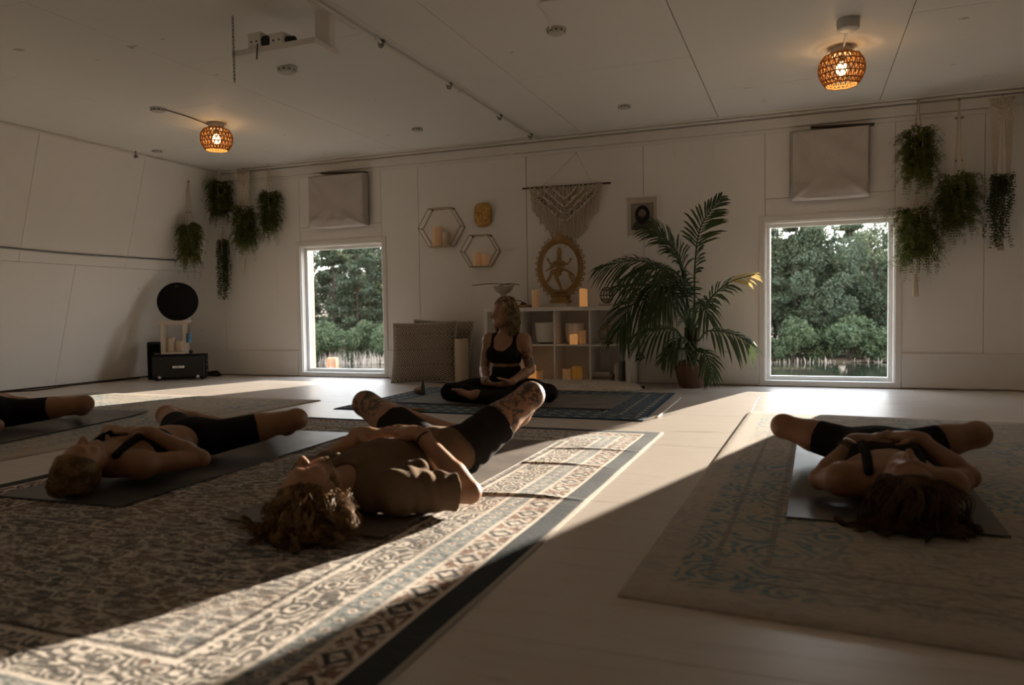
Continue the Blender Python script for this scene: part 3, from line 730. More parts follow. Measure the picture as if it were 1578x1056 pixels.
# brass figurine with a scale arm
q = at(937, 528, 7.12); q = Vector((q.x, 7.12, zt)); r1 = thing('brass_figurine', q, 'tall thin brass figurine with outstretched arms in the right upper cell', 'figurine')
b = B(); b.lathe(q, [(.045, 0), (.047, .008), (.03, .02), (0, .022)], 18); b.obj('base', 'dark_wood', r1, auto=40)
b = B(); b.tube([q + Vector((0, 0, .02)), q + Vector((.004, 0, .08)), q + Vector((-.004, 0, .15)), q + Vector((0, 0, .205))], [.014, .010, .013, .008], 10); b.ball(q + Vector((0, 0, .222)), .015, 10); b.ball(q + Vector((0, 0, .24)), (.007, .007, .012), 8); b.obj('figure', 'brass', r1)
b = B(); b.tube(bez([q + Vector((0, 0, .165)), q + Vector((-.04, -.005, .155)), q + Vector((-.075, -.01, .135)), q + Vector((-.085, -.01, .08)), q + Vector((-.07, -.01, .05))], 5), .004, 6)
b.lathe(q + Vector((-.06, -.01, .042)), [(0, 0), (.022, .004), (.024, .009), (.02, .006), (0, .004)], 14); b.obj('lamp_arm', 'brass', r1)
b = B(); b.tube(bez([q + Vector((0, 0, .165)), q + Vector((.04, 0, .18)), q + Vector((.06, 0, .16))], 5), .004, 6); b.tube([q + Vector((.052, 0, .19)), q + Vector((-.06, 0, .13))], .0025, 5); b.obj('arm', 'brass', r1)
# books
def book(c, d, rz, cov, label, group):
    r1 = thing('book', (c[0], c[1], c[2]), label, 'book', group); w, l, h = d; rt = rotz(rz); cc = Vector(c)
    b = B(); b.box(cc + Vector((0, 0, h / 2)), (w - .006, l - .006, h - .006), rt); b.obj('pages', 'paper', r1, smooth=False)
    b = B()
    b.box(cc + Vector((0, 0, .0015)), (w, l, .003), rt); b.box(cc + Vector((0, 0, h - .0015)), (w, l, .003), rt); b.box(cc + rt @ Vector((0, -l / 2 + .0015, 0)) + Vector((0, 0, h / 2)), (w, .003, h), rt); b.obj('cover', cov, r1, smooth=False); return r1
def ubook(x, y, w, l, h, cov, label, group):
    r1 = thing('book', (x, y, zr), label, 'book', group)
    b = B(); b.span((x - w / 2 + .003, y - l / 2 + .003, zr + .003), (x + w / 2 - .003, y + l / 2, zr + h - .004)); b.obj('pages', 'paper', r1, smooth=False)
    b = B(); b.span((x - w / 2, y - l / 2, zr), (x - w / 2 + .003, y + l / 2, zr + h)); b.span((x + w / 2 - .003, y - l / 2, zr), (x + w / 2, y + l / 2, zr + h)); b.span((x - w / 2 + .003, y - l / 2, zr), (x + w / 2 - .003, y - l / 2 + .003, zr + h)); b.obj('cover', cov, r1, smooth=False)
for nm, cc in (('cover_white', (.55, .52, .47)), ('cover_cream', (.46, .41, .34)), ('cover_grey', (.22, .21, .20)), ('cover_brown', (.22, .13, .08))): plain(nm, cc, .55, .3, var=.08)
bx = at(929, 580, 7.10).x; z = zr
for i, (w, l, h, rz, cov, lab) in enumerate(((.22, .16, .024, .02, 'cover_white', 'wide white book at the bottom of the stack in the shelf'), (.21, .15, .028, -.05, 'cover_grey', 'grey-spined book second from the bottom of the shelf stack'), (.20, .145, .020, .06, 'cover_cream', 'cream book third in the shelf stack'), (.17, .13, .020, -.04, 'cover_white', 'small white book on top of the shelf stack'))):
    book((bx - .005 * (i == 3), 7.11, z), (w, l, h), rz, cov, lab, 'stacked books'); z += h
x = bx + .136
for w, l, h, cov, lab in ((.020, .15, .175, 'cover_white', 'upright white book next to the stacked books'), (.022, .16, .19, 'cover_cream', 'upright cream book in the middle of the three'), (.024, .15, .20, 'cover_grey', 'tallest upright book by the shelf side')):
    if x + w > SX1 - T - .002: break
    ubook(x + w / 2, 7.10, w - .001, l, h, cov, lab, 'upright books'); x += w
# things on top of the shelf
ZT = SH
q = at(776, 470, 7.13); q = Vector((q.x, 7.13, ZT)); r1 = thing('pedestal_bowl', q, 'stoneware pedestal bowl behind the seated woman\'s head', 'bowl'); zz = at(776, 441, 7.13).z - ZT
b = B(); b.lathe(q, [(.055, 0), (.058, .006), (.035, .02), (.022, .045), (.03, zz - .085), (.075, zz - .06), (.1, zz - .02), (.102, zz), (.096, zz), (.07, zz - .05), (0, zz - .07)], 32); b.obj('bowl_body', 'ceramic', r1, auto=50)
b = B(); b.lathe(q + Vector((0, 0, zz - .03)), [(0.085, 0), (.09, .02), (.0, .035)], 24); b.obj('dried_herbs', 'feather', r1)
def feather(nm, p0, p1, wd, label):
    b = B(); p0, p1 = Vector(p0), Vector(p1); d = p1 - p0; s = d.cross(EZ).normalized(); n = 10; V = []; Fc = []
    for i in range(n + 1):
        t = i / n; c = p0 + d * t + Vector((0, 0, .018 * math.sin(t * 3.1))); w = wd * (math.sin(math.pi * min(1, .08 + t * .95)) ** .6) * (1 if t > .2 else t * 5)
        V += [c - s * w + Vector((0, 0, -.004)), c + Vector((0, 0, .003)), c + s * w + Vector((0, 0, -.004)), c + Vector((0, 0, -.003))]
    for i in range(n):
        for k_ in range(4): a = i * 4 + k_; a2 = i * 4 + (k_ + 1) % 4; Fc.append((a, a2, a2 + 4, a + 4))
    b.add(V, Fc); o = b.obj(nm, 'feather', None, label=label, cat='feather'); return o
feather('feather', q + Vector((.13, -.02, zz + .004)), q + Vector((-.33, -.05, zz + .012)), .026, 'long dark feather across the rim of the pedestal bowl')
feather('feather', q + Vector((-.06, .03, zz + .006)), q + Vector((.17, .02, zz + .008)), .028, 'dark feather on the bowl rim pointing right')
q = at(803, 468, 7.12); q = Vector((q.x + .005, 7.12, ZT)); r1 = thing('wooden_tray', q, 'shallow wooden tray on the shelf left of the candle', 'tray')
b = B(); b.box(q + Vector((0, 0, .006)), (.17, .14, .010), None, .002); b.obj('tray_floor', 'raw_wood', r1, smooth=False)
for dx, dy, sx_, sy_ in ((0, -.068, .17, .006), (0, .068, .17, .006), (-.083, 0, .006, .13), (.083, 0, .006, .13)):
    b = B(); b.box(q + Vector((dx, dy, .016)), (sx_, sy_, .022), None, .001); b.obj('tray_rim', 'raw_wood', r1, smooth=False)
feather('feather', q + Vector((.06, 0, .03)), q + Vector((-.10, .01, .075)), .02, 'dark feather lying in the wooden tray')
b = B(); b.ball(q + Vector((.03, -.03, .035)), (.035, .025, .018), 10); b.obj('pine_cone', 'dark_wood', label='small dark cone in the wooden tray', cat='cone')
cpx(825, 447, 12, 7.07, ZT, 'wax_dim', 'pale pillar candle on the shelf top left of the statue', 'candles on the shelf top')
cpx(899, 445.5, 12.5, 7.06, ZT, 'wax_lit', 'glowing pillar candle on the shelf top right of the statue', 'candles on the shelf top')
q = at(855, 468, 7.16); book((q.x, 7.17, ZT), (.30, .20, .022), .03, 'cover_white', 'wide white book under the brass statue', 'books under the statue'); book((q.x + .012, 7.17, ZT + .022), (.26, .18, .016), -.04, 'cover_white', 'upper white book right beneath the statue base', 'books under the statue'); ZS = ZT + .038
# brass dancing figure inside a ring of flames
SQ = Vector((at(864, 460, 7.18).x, 7.18, ZS)); zc = at(864, 412, 7.18).z; rx, rz_ = .238, .295
zc = max(zc, ZS + .06 + rz_ * .92); r1 = thing('ring_statue', SQ, 'brass statue of a dancing figure inside a large flame ring', 'statue')
b = B(); b.box(SQ + Vector((0, 0, .016)), (.19, .12, .032), None, .004); b.box(SQ + Vector((0, 0, .048)), (.16, .10, .030), None, .004); b.obj('plinth', 'brass', r1, smooth=False)
b = B(); b.lathe(SQ + Vector((0, 0, .06)), [(.085, 0), (.095, .012), (.075, .028), (.08, .036), (0, .05)], 24, None, 1, .7); b.obj('lotus_base', 'brass', r1, auto=40)
C = Vector((SQ.x, 7.18, zc)); V = []; Fc = []; n = 72
def ringpt(a, r): return Vector((C.x + rx * r * math.sin(a), C.y, C.z - rz_ * r * math.cos(a)))
b = B(); a0 = .32
for i in range(n + 1):
    a = a0 + (2 * math.pi - 2 * a0) * i / n
    for r_, dy in ((.80, -.012), (.98, -.016), (.98, .016), (.80, .012)): p = ringpt(a, r_); V.append((p.x, p.y + dy, p.z))
for i in range(n):
    for k_ in range(4): a = i * 4 + k_; a2 = i * 4 + (k_ + 1) % 4; Fc.append((a, a2, a2 + 4, a + 4))
b.add(V, Fc)
for r_ in (.81, .885, .975):
    b.tube([ringpt(a0 + (2 * math.pi - 2 * a0) * i / n, r_) + Vector((0, -.015, 0)) for i in range(n + 1)], .006, 6)
b.obj('ring', 'brass', r1, auto=50)
for i in range(30):
    a = a0 + .06 + (2 * math.pi - 2 * a0 - .12) * i / 29; p = ringpt(a, 1.0); o_ = (ringpt(a, 1.1) - p).normalized(); tg = (ringpt(a + .02, 1.0) - ringpt(a - .02, 1.0)).normalized()
    f = B(); f.tube([p - o_ * .004 - tg * .016, p + o_ * .014 - tg * .013, p + o_ * .026, p + o_ * .014 + tg * .013, p - o_ * .004 + tg * .016], [.005, .005, .006, .005, .005], 5); f.obj('flame', 'brass', r1)
b = B(); top = ringpt(math.pi, .96); b.ball(top + Vector((0, -.01, 0)), (.05, .025, .04), 12); b.ball(top + Vector((0, -.01, .04)), (.028, .02, .022), 10); b.obj('crest', 'brass', r1)
H = C + Vector((0, -.012, -.02)); g = B()
def L_(pts, rs): g.tube(bez([H + Vector(p) for p in pts], 5), [rs[0] + (rs[1] - rs[0]) * i / (5 * (len(pts) - 1)) for i in range(5 * (len(pts) - 1) + 1)], 8)
g.ball(H + Vector((-.005, 0, .125)), (.024, .024, .030), 12); L_([(-.005, 0, .15), (-.004, 0, .18), (-.004, 0, .215)], (.028, .016)); L_([(-.005, 0, .10), (-.012, 0, .06), (-.01, 0, .02), (.004, 0, -.03)], (.030, .028))
g.ball(H + Vector((-.008, 0, .065)), (.045, .024, .026), 10)
L_([(.004, 0, -.03), (-.035, -.02, -.06), (-.03, -.01, -.10), (-.005, 0, -.16), (.012, 0, -.205)], (.026, .012)); L_([(.0, -.01, -.03), (-.055, -.03, -.025), (-.09, -.03, -.06), (-.135, -.02, -.125)], (.024, .010))
L_([(.035, 0, .07), (.075, -.01, .045), (.115, -.01, .085)], (.013, .007)); L_([(.03, 0, .06), (.05, -.02, .03), (.015, -.04, .035), (-.09, -.04, .03)], (.013, .007)); L_([(-.045, 0, .075), (-.09, -.01, .055), (-.12, -.01, .095)], (.013, .007)); L_([(-.045, 0, .06), (-.075, -.02, .02), (-.115, -.02, .0), (-.14, -.02, -.015)], (.012, .006))
g.ball(H + Vector((.117, -.01, .095)), .013, 8); g.ball(H + Vector((-.122, -.01, .105)), .013, 8)
g.obj('dancing_figure', 'brass', r1)
g = B(); L_([(.03, 0, .0), (.09, -.005, -.03), (.11, 0, -.08), (.13, 0, -.13)], (.012, .016)); L_([(-.03, 0, .0), (-.095, -.005, -.02), (-.10, 0, -.08), (-.14, 0, -.13)], (.008, .006)); L_([(.09, 0, -.03), (.135, 0, -.06), (.15, 0, -.11)], (.01, .006)); g.obj('sash', 'brass', r1)
g = B(); g.ball(SQ + Vector((0, -.01, .118)), (.085, .03, .018), 10); g.ball(SQ + Vector((-.08, -.01, .128)), .018, 8); g.obj('crouching_dwarf', 'brass', r1)
# tealight cage on a small box and the white bottle
q = at(935, 466, 7.12); q = Vector((q.x, 7.12, ZT)); b = B(); b.box(q + Vector((.01, 0, .0125)), (.16, .11, .025), rotz(.05), .003); b.obj('flat_box', 'whitewash_wood', None, smooth=False, label='flat pale wooden box under the round wire lantern', cat='box')
q = q + Vector((0, 0, .025)); r1 = thing('wire_lantern', q, 'small round wire tealight lantern on the flat box', 'lantern'); h_ = at(935, 442, 7.12).z - q.z
b = B()
for i in range(7):
    a = math.pi * i / 7; b.tube([q + Vector((math.cos(a) * .066 * math.sin(t_), math.sin(a) * .066 * math.sin(t_), h_ / 2 - (h_ / 2 - .004) * math.cos(t_))) for t_ in [6.2832 * j / 20 for j in range(21)]], .0028, 5)
for zz_, rr in ((.25, .058), (.5, .067), (.8, .052)): b.tube([q + Vector((math.cos(6.2832 * j / 20) * rr, math.sin(6.2832 * j / 20) * rr, h_ * zz_)) for j in range(21)], .003, 5)
b.obj('cage', 'dark_wood', r1)
b = B(); b.lathe(q + Vector((0, 0, .006)), [(.022, 0), (.022, .04), (.02, .042), (0, .036)], 14); b.obj('tealight', 'wax_off', r1, auto=40)
q = at(958, 462, 7.14); q = Vector((q.x, 7.14, ZT)); h_ = at(958, 428, 7.14).z - ZT; r1 = thing('bottle_vase', q, 'slim white bottle vase half hidden by the palm', 'vase')
b = B(); b.lathe(q, [(.048, 0), (.052, .02), (.05, h_ * .4), (.036, h_ * .68), (.018, h_ * .86), (.015, h_), (.011, h_), (.011, h_ * .8), (0, h_ * .7)], 26); b.obj('vase_body', 'quartz', r1, auto=60)
b = B(); b.tube(bez([q + Vector((0, 0, h_ * .8)), q + Vector((-.03, -.02, h_ * 1.05)), q + Vector((-.05, -.03, h_ * 1.1))], 4), .003, 5); b.obj('dry_stem', 'dark_wood', r1)
# fluffy sheepskin in front of the shelf
FX0, FX1, FY0, FY1 = -2.62, -1.385, 6.535, 6.985
V = []; Fc = []; nx, ny = 70, 30; rf = np.random.default_rng(5)
for j in range(ny + 1):
    for i in range(nx + 1):
        s, t = i / nx * 2 - 1, j / ny * 2 - 1; rr = (abs(s) ** 3.2 + abs(t) ** 2.6); k_ = min(1, 1 / max(1e-6, rr) ** .3) if rr > 1 else 1
        x = (FX0 + FX1) / 2 + s * k_ * (FX1 - FX0) / 2; y = (FY0 + FY1) / 2 + t * k_ * (FY1 - FY0) / 2; e = max(0, 1 - min(1, rr))
        V.append((x, y, .002 + .062 * e ** .35 + rf.uniform(-.005, .007) * (e > 0)))
for j in range(ny):
    for i in range(nx): a = j * (nx + 1) + i; Fc.append((a, a + 1, a + nx + 2, a + nx + 1))
o = mesh_obj('sheepskin', V, Fc, 'fur'); prop(o, 'fluffy white sheepskin lying along the front of the shelf', 'sheepskin')
b = B(); r_ = random.Random(8)
for i in range(5200):
    p = Vector(V[r_.randrange(len(V))]) + Vector((r_.uniform(-.012, .012), r_.uniform(-.012, .012), -.004)); d = Vector((r_.gauss(0, .6), r_.gauss(-.25, .5), .7)).normalized() * r_.uniform(.015, .032); e = d.cross(EY).normalized() * .0022
    p.z = max(p.z, .003); b.add([p - e, p + e, p + d], [(0, 1, 2)])
b.obj('wool', 'fur', o, kind='stuff', smooth=False)
# power cord with an inline switch beside the shelf
P = [at(985, 465, 7.30), at(984, 500, 7.30), at(982, 525, 7.29), at(986, 548, 7.28), at(978, 560, 7.26), at(975, 580, 7.22), fl(974, 597, .006), fl(985, 598, .006)]
r1 = thing('power_cord', P[-2], 'thin dark power cord hanging beside the shelf', 'cord'); b = B(); b.tube(bez(P, 6), .004, 6); b.obj('cable', 'black_plastic', r1)
b = B(); b.ball(P[2], (.012, .010, .028), 10); b.obj('switch', 'black_plastic', r1)
c = P[3]; b = B(); b.tube([c + Vector((.035 * math.cos(t_), -.01, .035 * math.sin(t_) - .01)) for t_ in [6.2832 * j / 16 for j in range(17)]], .004, 5); b.tube([c + Vector((.04 * math.cos(t_) + .01, -.014, .022 * math.sin(t_) - .015)) for t_ in [6.2832 * j / 16 for j in range(17)]], .004, 5); b.obj('coil', 'black_plastic', r1)
b = B(); b.box(P[-1] + Vector((.02, 0, .008)), (.06, .03, .024), rotz(-.2), .004); b.obj('plug', 'black_plastic', r1)

# ------------------------------------------------------------------ cushions and tall candle left of the shelf
k = M('woven_pattern', .95, .1, sheen=.2); u, v, _ = k.xyz('UV')
a = ((u * 15.0).fr() - .5).ab() + ((v * 15.0).fr() - .5).ab(); bd = ((v * 3.75).fr() - .5).ab()
f = ((a * 12.0).sin().gt(.15)) * (bd.lt(.43)); f2 = (((u * 40.0).fr()).gt(.45)) * (bd.gt(.43))
n = k.noise(k.vec(u, v, 0.0), 60, 3)
k.col(k.mix((f + f2).mn(1.0) * n.sm(.25, .5), (0.46, 0.39, 0.32), (0.035, 0.03, 0.027))); k.bump(k.noise(k.vec(u, v, 0.0), 110, 2), .4, .004); MT['woven_pattern'] = k.m
def cushion(c, w, h, th, rot, label):
    n = 26; V = []; UV = []; Fc = []
    for sg in (1, -1):
        for j in range(n + 1):
            for i in range(n + 1):
                s, t = i / n * 2 - 1, j / n * 2 - 1; e = (1 - abs(s) ** 3.0) * (1 - abs(t) ** 3.0); pin = 1 - .05 * (abs(s * t)) ** 1.2 * -1
                wv = .95 + .05 * (abs(s) ** 2 * abs(t) ** 2)
                p = Vector((s * w / 2 * (wv - .04 * (1 - abs(s)) * 0), sg * (-th / 2) * max(0, e) ** .42, t * h / 2 * wv))
                p += Vector((0, .006 * math.sin(s * 7 + t * 5) * max(0, e), 0)); V.append(Vector(c) + rot @ p); UV.append((i / n, j / n))
    N = (n + 1) ** 2
    for j in range(n):
        for i in range(n):
            a = j * (n + 1) + i; Fc.append((a, a + 1, a + n + 2, a + n + 1)); Fc.append((a + N, a + n + 1 + N, a + n + 2 + N, a + 1 + N))
    r1 = thing('floor_cushion', (c[0], c[1], 0), label, 'cushion', 'patterned cushions')
    mesh_obj('cover', V, Fc, 'woven_pattern', r1, uv=UV)
    ring = list(range(n + 1)) + [j * (n + 1) + n for j in range(1, n + 1)] + [n * (n + 1) + i for i in range(n - 1, -1, -1)] + [j * (n + 1) for j in range(n - 1, 0, -1)]
    b = B(); b.tube([V[i] for i in ring] + [V[ring[0]]], .009, 6); b.obj('piping', 'linen', r1)
pb = fl(648, 592); RC = Matrix.Rotation(R(-12), 3, 'X')
cushion((pb.x - .03, 6.97, .318), .70, .64, .17, rotz(R(10)) @ RC @ Matrix.Rotation(R(-1.5), 3, 'Y'), 'front black and cream patterned floor cushion leaning on the wall')
cushion((pb.x + .07, 7.18, .325), .68, .65, .15, rotz(R(5)) @ Matrix.Rotation(R(-7), 3, 'X') @ Matrix.Rotation(R(2), 3, 'Y'), 'rear patterned cushion mostly hidden behind the front one')
p = fl(712, 591); sc = (p - Vector((0, 0, CAMH))).dot(CFW) / CF
candle((p.x, p.y, 0), 10.8 * sc, (591 - 523) * sc, 'wax_off', 'very tall cream floor candle between cushions and shelf')

# ------------------------------------------------------------------ wall decorations
def hexshelf(cx, cz, rx, rz, label, cands):
    r1 = thing('hexagon_shelf', (cx, YB - .06, cz - rz), label, 'wall shelf', 'hexagon wire wall shelves')
    pts = [(cx + rx, cz), (cx + rx * .5, cz + rz), (cx - rx * .5, cz + rz), (cx - rx, cz), (cx - rx * .5, cz - rz), (cx + rx * .5, cz - rz)]
    for nm, y in (('back_ring', YB - .005), ('front_ring', YB - .115)):
        b = B(); b.tube([(x, y, z) for x, z in pts] + [(pts[0][0], y, pts[0][1])], .0045, 6); b.obj(nm, 'gold_wire', r1)
    for x, z in pts:
        b = B(); b.tube([(x, YB - .005, z), (x, YB - .115, z)], .0045, 6); b.obj('cross_bar', 'gold_wire', r1)
    b = B(); b.span((cx - rx * .5, YB - .115, cz - rz), (cx + rx * .5, YB - .005, cz - rz + .008), .001); b.obj('shelf_plate', 'whitewash_wood', r1, smooth=False)
    for x in (cx - rx * .5, cx + rx * .5): b = B(); b.ball((x, YB - .01, cz + rz - .004), (.012, .006, .012), 8); b.obj('hanger', 'dark_wood', r1)
    for dx, r_, h, mt, lab in cands: candle((cx + dx, YB - .06, cz - rz + .008), r_, h, mt, lab, 'candles on the hexagon shelves', int(dx * 900))
h1, h2 = at(680, 351, YB - .06), at(740, 387, YB - .06)
hexshelf(h1.x, h1.z, .255, .205, 'larger hexagon gold wire shelf on the wall left of the gold mask', ((-.055, .052, .205, 'wax_dim', 'taller candle on the larger hexagon shelf'), (.055, .044, .145, 'wax_off', 'shorter candle on the larger hexagon shelf')))
hexshelf(h2.x, h2.z, .208, .165, 'smaller hexagon gold wire shelf on the wall below the gold mask', ((-.035, .043, .142, 'wax_dim', 'left candle on the smaller hexagon shelf'), (.058, .043, .118, 'wax_dim', 'right candle on the smaller hexagon shelf')))
# gold mosaic oval sconce
plain('gold_leaf', (0.62, 0.38, 0.13), 0.22, .5, metal=0.9, var=.4, scale=45, bump=.8)
q = at(744, 331, YB - .02); r1 = thing('gold_sconce', (q.x, YB - .03, q.z - .13), 'small oval gold mosaic sconce on the wall', 'wall sconce')
V = []; Fc = []; n = 26; rg = np.random.default_rng(4)
for j in range(n + 1):
    for i in range(n + 1):
        s, t = i / n * 2 - 1, j / n * 2 - 1; rr = (abs(s) ** 3 + abs(t) ** 3); k_ = rr ** (1 / 3) if rr > 1 else 1
        s, t = s / k_, t / k_; e = max(0, 1 - (abs(s) ** 3 + abs(t) ** 3)); V.append((q.x + s * .103, YB - .001 - .075 * e ** .5 - rg.uniform(0, .011) * (e > .02), q.z + t * .132))
for j in range(n):
    for i in range(n): a = j * (n + 1) + i; Fc.append((a, a + 1, a + n + 2, a + n + 1))
mesh_obj('mosaic_shell', V, Fc, 'gold_leaf', r1, smooth=False)
b = B(); b.lathe((q.x, YB - .0005, q.z), [(1.0, 0), (1.0, .004), (.95, .006)], 28, Matrix.Rotation(R(90), 3, 'X'), .1, .13); b.obj('back_plate', 'brass', r1, smooth=False)
# macrame hanging
A_, Bq = at(805, 291, YB - .03), at(941, 282, YB - .03); TP = at(888, 236, YB - .012)
r1 = thing('macrame_hanging', ((A_.x + Bq.x) / 2, YB - .03, 1.45), 'cream macrame wall hanging on a dark rod', 'wall hanging'); b = B(); b.tube([A_, Bq], .009, 8); b.obj('rod', 'dark_wood', r1)
def onrod(t): return A_.lerp(Bq, t)
for t in (.22, .80): b = B(); b.tube([onrod(t), TP], .0022, 5); b.obj('hanging_string', 'rope', r1)
b = B(); b.ball(TP, .006, 6); b.obj('nail', 'dark_wood', r1)
rr_ = random.Random(9); n = 46; V0 = .09; V1 = .91
zlow = at(864, 372, YB - .03).z
def bottom(s):
    # the fringe hangs in a deep rounded V
    return A_.z - (.22 + (A_.z - zlow - .18) * (1 - abs(s) ** 1.5))
for i in range(n):
    s = i / (n - 1) * 2 - 1; t = V0 + (V1 - V0) * i / (n - 1); p = onrod(t); b = B(); zb = bottom(s * .95) + rr_.uniform(-.03, .03); k_ = 7; pts = []
    gap = abs(s) < .22
    for j in range(k_ + 1):
        w = j / k_; pull = 1 - .10 * w * abs(s) ** .3 if abs(s) > .02 else 1
        pts.append(Vector(((A_.x + Bq.x) / 2 + (p.x - (A_.x + Bq.x) / 2) * pull + rr_.uniform(-.006, .006), p.y - .008 - .008 * math.sin(w * 9 + i * 2.1), p.z + (zb - p.z) * w)))
    b.tube(pts, [.0068] * k_ + [.004], 5); b.obj('cord', 'rope', r1)
for dv, amp in ((.10, .10), (.16, .17), (.24, .235), (.31, .30)):       # knotted V rows
    for sg in (-1, 1):
        b = B(); pts = [Vector(((A_.x + Bq.x) / 2 + sg * (.36 * amp / .3) * (1 - w), YB - .055, A_.z - .02 - dv * .15 - amp * w * 1.05)) for w in [j / 14 for j in range(15)]]
        b.tube(pts, .011, 6)
        for j, p in enumerate(pts): b.ball(p + Vector((0, -.006, 0)), .0135, 6)
        b.obj('knot_row', 'rope', r1)
for i in range(16): # wooden beads between the rows
    w = (i % 8) / 8; sg = -1 if i < 8 else 1; b = B(); b.ball((((A_.x + Bq.x) / 2 + sg * (.05 + .26 * w)), YB - .06, A_.z - .33 + .25 * w), (.006, .006, .012), 6); b.obj('bead', 'dark_wood', r1)
for i in range(7): # loops over the rod
    t = (.14, .26, .33, .66, .70, .84, .88)[i]; b = B(); b.tube([onrod(t) + Vector((0, -.012 * math.cos(a), .012 * math.sin(a))) for a in [6.2832 * j / 10 for j in range(11)]], .009, 6); b.obj('rod_knot', 'rope', r1)
# framed portrait
k = M('portrait_print', .7, .2); u, v, _ = k.xyz('UV'); w = k.vec(u, v, 0.0); nz = (k.noise(w, 9, 3) - .5) * .06
hx = (u - .5) / .17; hz = (v - .60) / .17; face = (hx * hx + hz * hz) + nz * 3.0
hair = ((u - .5) / .33) * ((u - .5) / .33) + ((v - .56) / .36) * ((v - .56) / .36) + nz * 4.0
body = ((u - .5) / .46) * ((u - .5) / .46) + ((v + .02) / .42) * ((v + .02) / .42) + nz * 3.0
c = k.mix(v, (.20, .18, .15), (.26, .235, .20)); c = k.mix(1.0 - body.sm(.9, 1.05), c, (.07, .06, .05)); c = k.mix(1.0 - hair.sm(.85, 1.05), c, (.022, .018, .016)); c = k.mix(1.0 - face.sm(.75, 1.1), c, (.20, .15, .115))
c = k.mix((1.0 - face.sm(.75, 1.1)) * (v.lt(.52)) * .7, c, (.05, .04, .035)); k.col(c); MT['portrait_print'] = k.m
f0, f1 = at(964, 303, YB - .02), at(1015, 300, YB - .02); fz1 = (f0.z + f1.z) / 2; fz0 = fz1 - .40
r1 = thing('picture_frame', ((f0.x + f1.x) / 2, YB - .012, fz0), 'pale framed dark portrait partly hidden by the palm', 'picture frame')
for lo, hi in (((f0.x, fz0), (f0.x + .018, fz1)), ((f1.x - .018, fz0), (f1.x, fz1)), ((f0.x + .018, fz1 - .018), (f1.x - .018, fz1)), ((f0.x + .018, fz0), (f1.x - .018, fz0 + .018))):
    b = B(); b.span((lo[0], YB - .026, lo[1]), (hi[0], YB - .001, hi[1]), .002); b.obj('frame_bar', 'trim_white', r1, smooth=False)
b = B(); b.span((f0.x + .01, YB - .010, fz0 + .01), (f1.x - .01, YB - .006, fz1 - .01)); b.obj('mat_board', 'whitewash_wood', r1, smooth=False)
x0, x1, z0, z1 = f0.x + .05, f1.x - .05, fz0 + .07, fz1 - .07
mesh_obj('print', [(x0, YB - .0125, z0), (x1, YB - .0125, z0), (x1, YB - .0125, z1), (x0, YB - .0125, z1)], [(0, 1, 2, 3)], 'portrait_print', r1, smooth=False, uv=[(0, 0), (1, 0), (1, 1), (0, 1)])
# linen covers boxed over the two high vents
def vent_cover(x0, x1, z0, z1, dep, label, apex, lowfold):
    r1 = thing('vent_cover', ((x0 + x1) / 2, YB - dep / 2, z0), label, 'vent cover', 'linen vent covers'); n = 44; V = []; Fc = []
    b = B(); b.span((x0 + .01, YB - dep + .02, z0 + .012), (x1 - .01, YB - .001, z1 - .012), .004); b.obj('frame_box', 'black_cloth', r1, smooth=False)
    for j in range(n + 1):
        for i in range(n + 1):
            s, t = i / n, j / n; a = Vector((s - apex[0], t - apex[1])); fold = 0
            for (cx, cz, am) in ((0, 0, 1), (1, 0, 1), (0, 1, .6), (1, 1, .6)):   # tension folds to the corners
                d = Vector((cx - apex[0], cz - apex[1])); L = d.length; d /= L; al = a.dot(d); pe = abs(a.x * d.y - a.y * d.x)
                if al > 0: fold += am * .020 * math.exp(-(pe / (.018 + .05 * (1 - min(1, al / L)))) ** 2) * min(1, al / L * 1.5)
            fold += .022 * math.exp(-((t - .12 - .25 * (s - .5) ** 2) / .07) ** 2) * lowfold
            fold += .006 * math.sin(s * 9 + t * 13) + .004 * math.sin(s * 23 - t * 17)
            e = min(s, 1 - s, t, 1 - t); y = YB - dep - fold * min(1, e / .06) + (.03 if e < .001 else 0) * 1
            V.append((x0 + (x1 - x0) * s, y, z0 + (z1 - z0) * t - .02 * math.sin(math.pi * s) * (1 - t) * .4))
    for j in range(n):
        for i in range(n): q_ = j * (n + 1) + i; Fc.append((q_, q_ + 1, q_ + n + 2, q_ + n + 1))
    ring = list(range(n + 1)) + [j * (n + 1) + n for j in range(1, n + 1)] + [n * (n + 1) + i for i in range(n - 1, -1, -1)] + [j * (n + 1) for j in range(n - 1, 0, -1)]; base = len(V)
    for i in ring: V.append((V[i][0], YB - .03, V[i][2]))
    for i in range(len(ring)): j = (i + 1) % len(ring); Fc.append((ring[j], ring[i], base + i, base + j))
    o = mesh_obj('linen', V, Fc, 'linen', r1); o.data.set_sharp_from_angle(angle=R(50))
    b = B(); b.box(((x0 + x1) / 2 + .1, YB - dep * .7, z1 + .012), ((x1 - x0) * .8, dep * .5, .014), Matrix.Rotation(R(3), 3, 'Y'), .002); b.obj('top_strap', 'dark_wood', r1, smooth=False)
a1, a2 = at(474, 352, YB - .14), at(556, 264, YB - .14); vent_cover(a1.x, a2.x + .02, a1.z, a2.z, .13, 'linen vent cover high above the left window', (.38, .42), 1.0)
a1, a2 = at(1219, 308, YB - .14), at(1341, 190, YB - .14); vent_cover(a1.x, a2.x, a1.z, a2.z, .13, 'linen vent cover high above the right window', (.5, .42), .9)
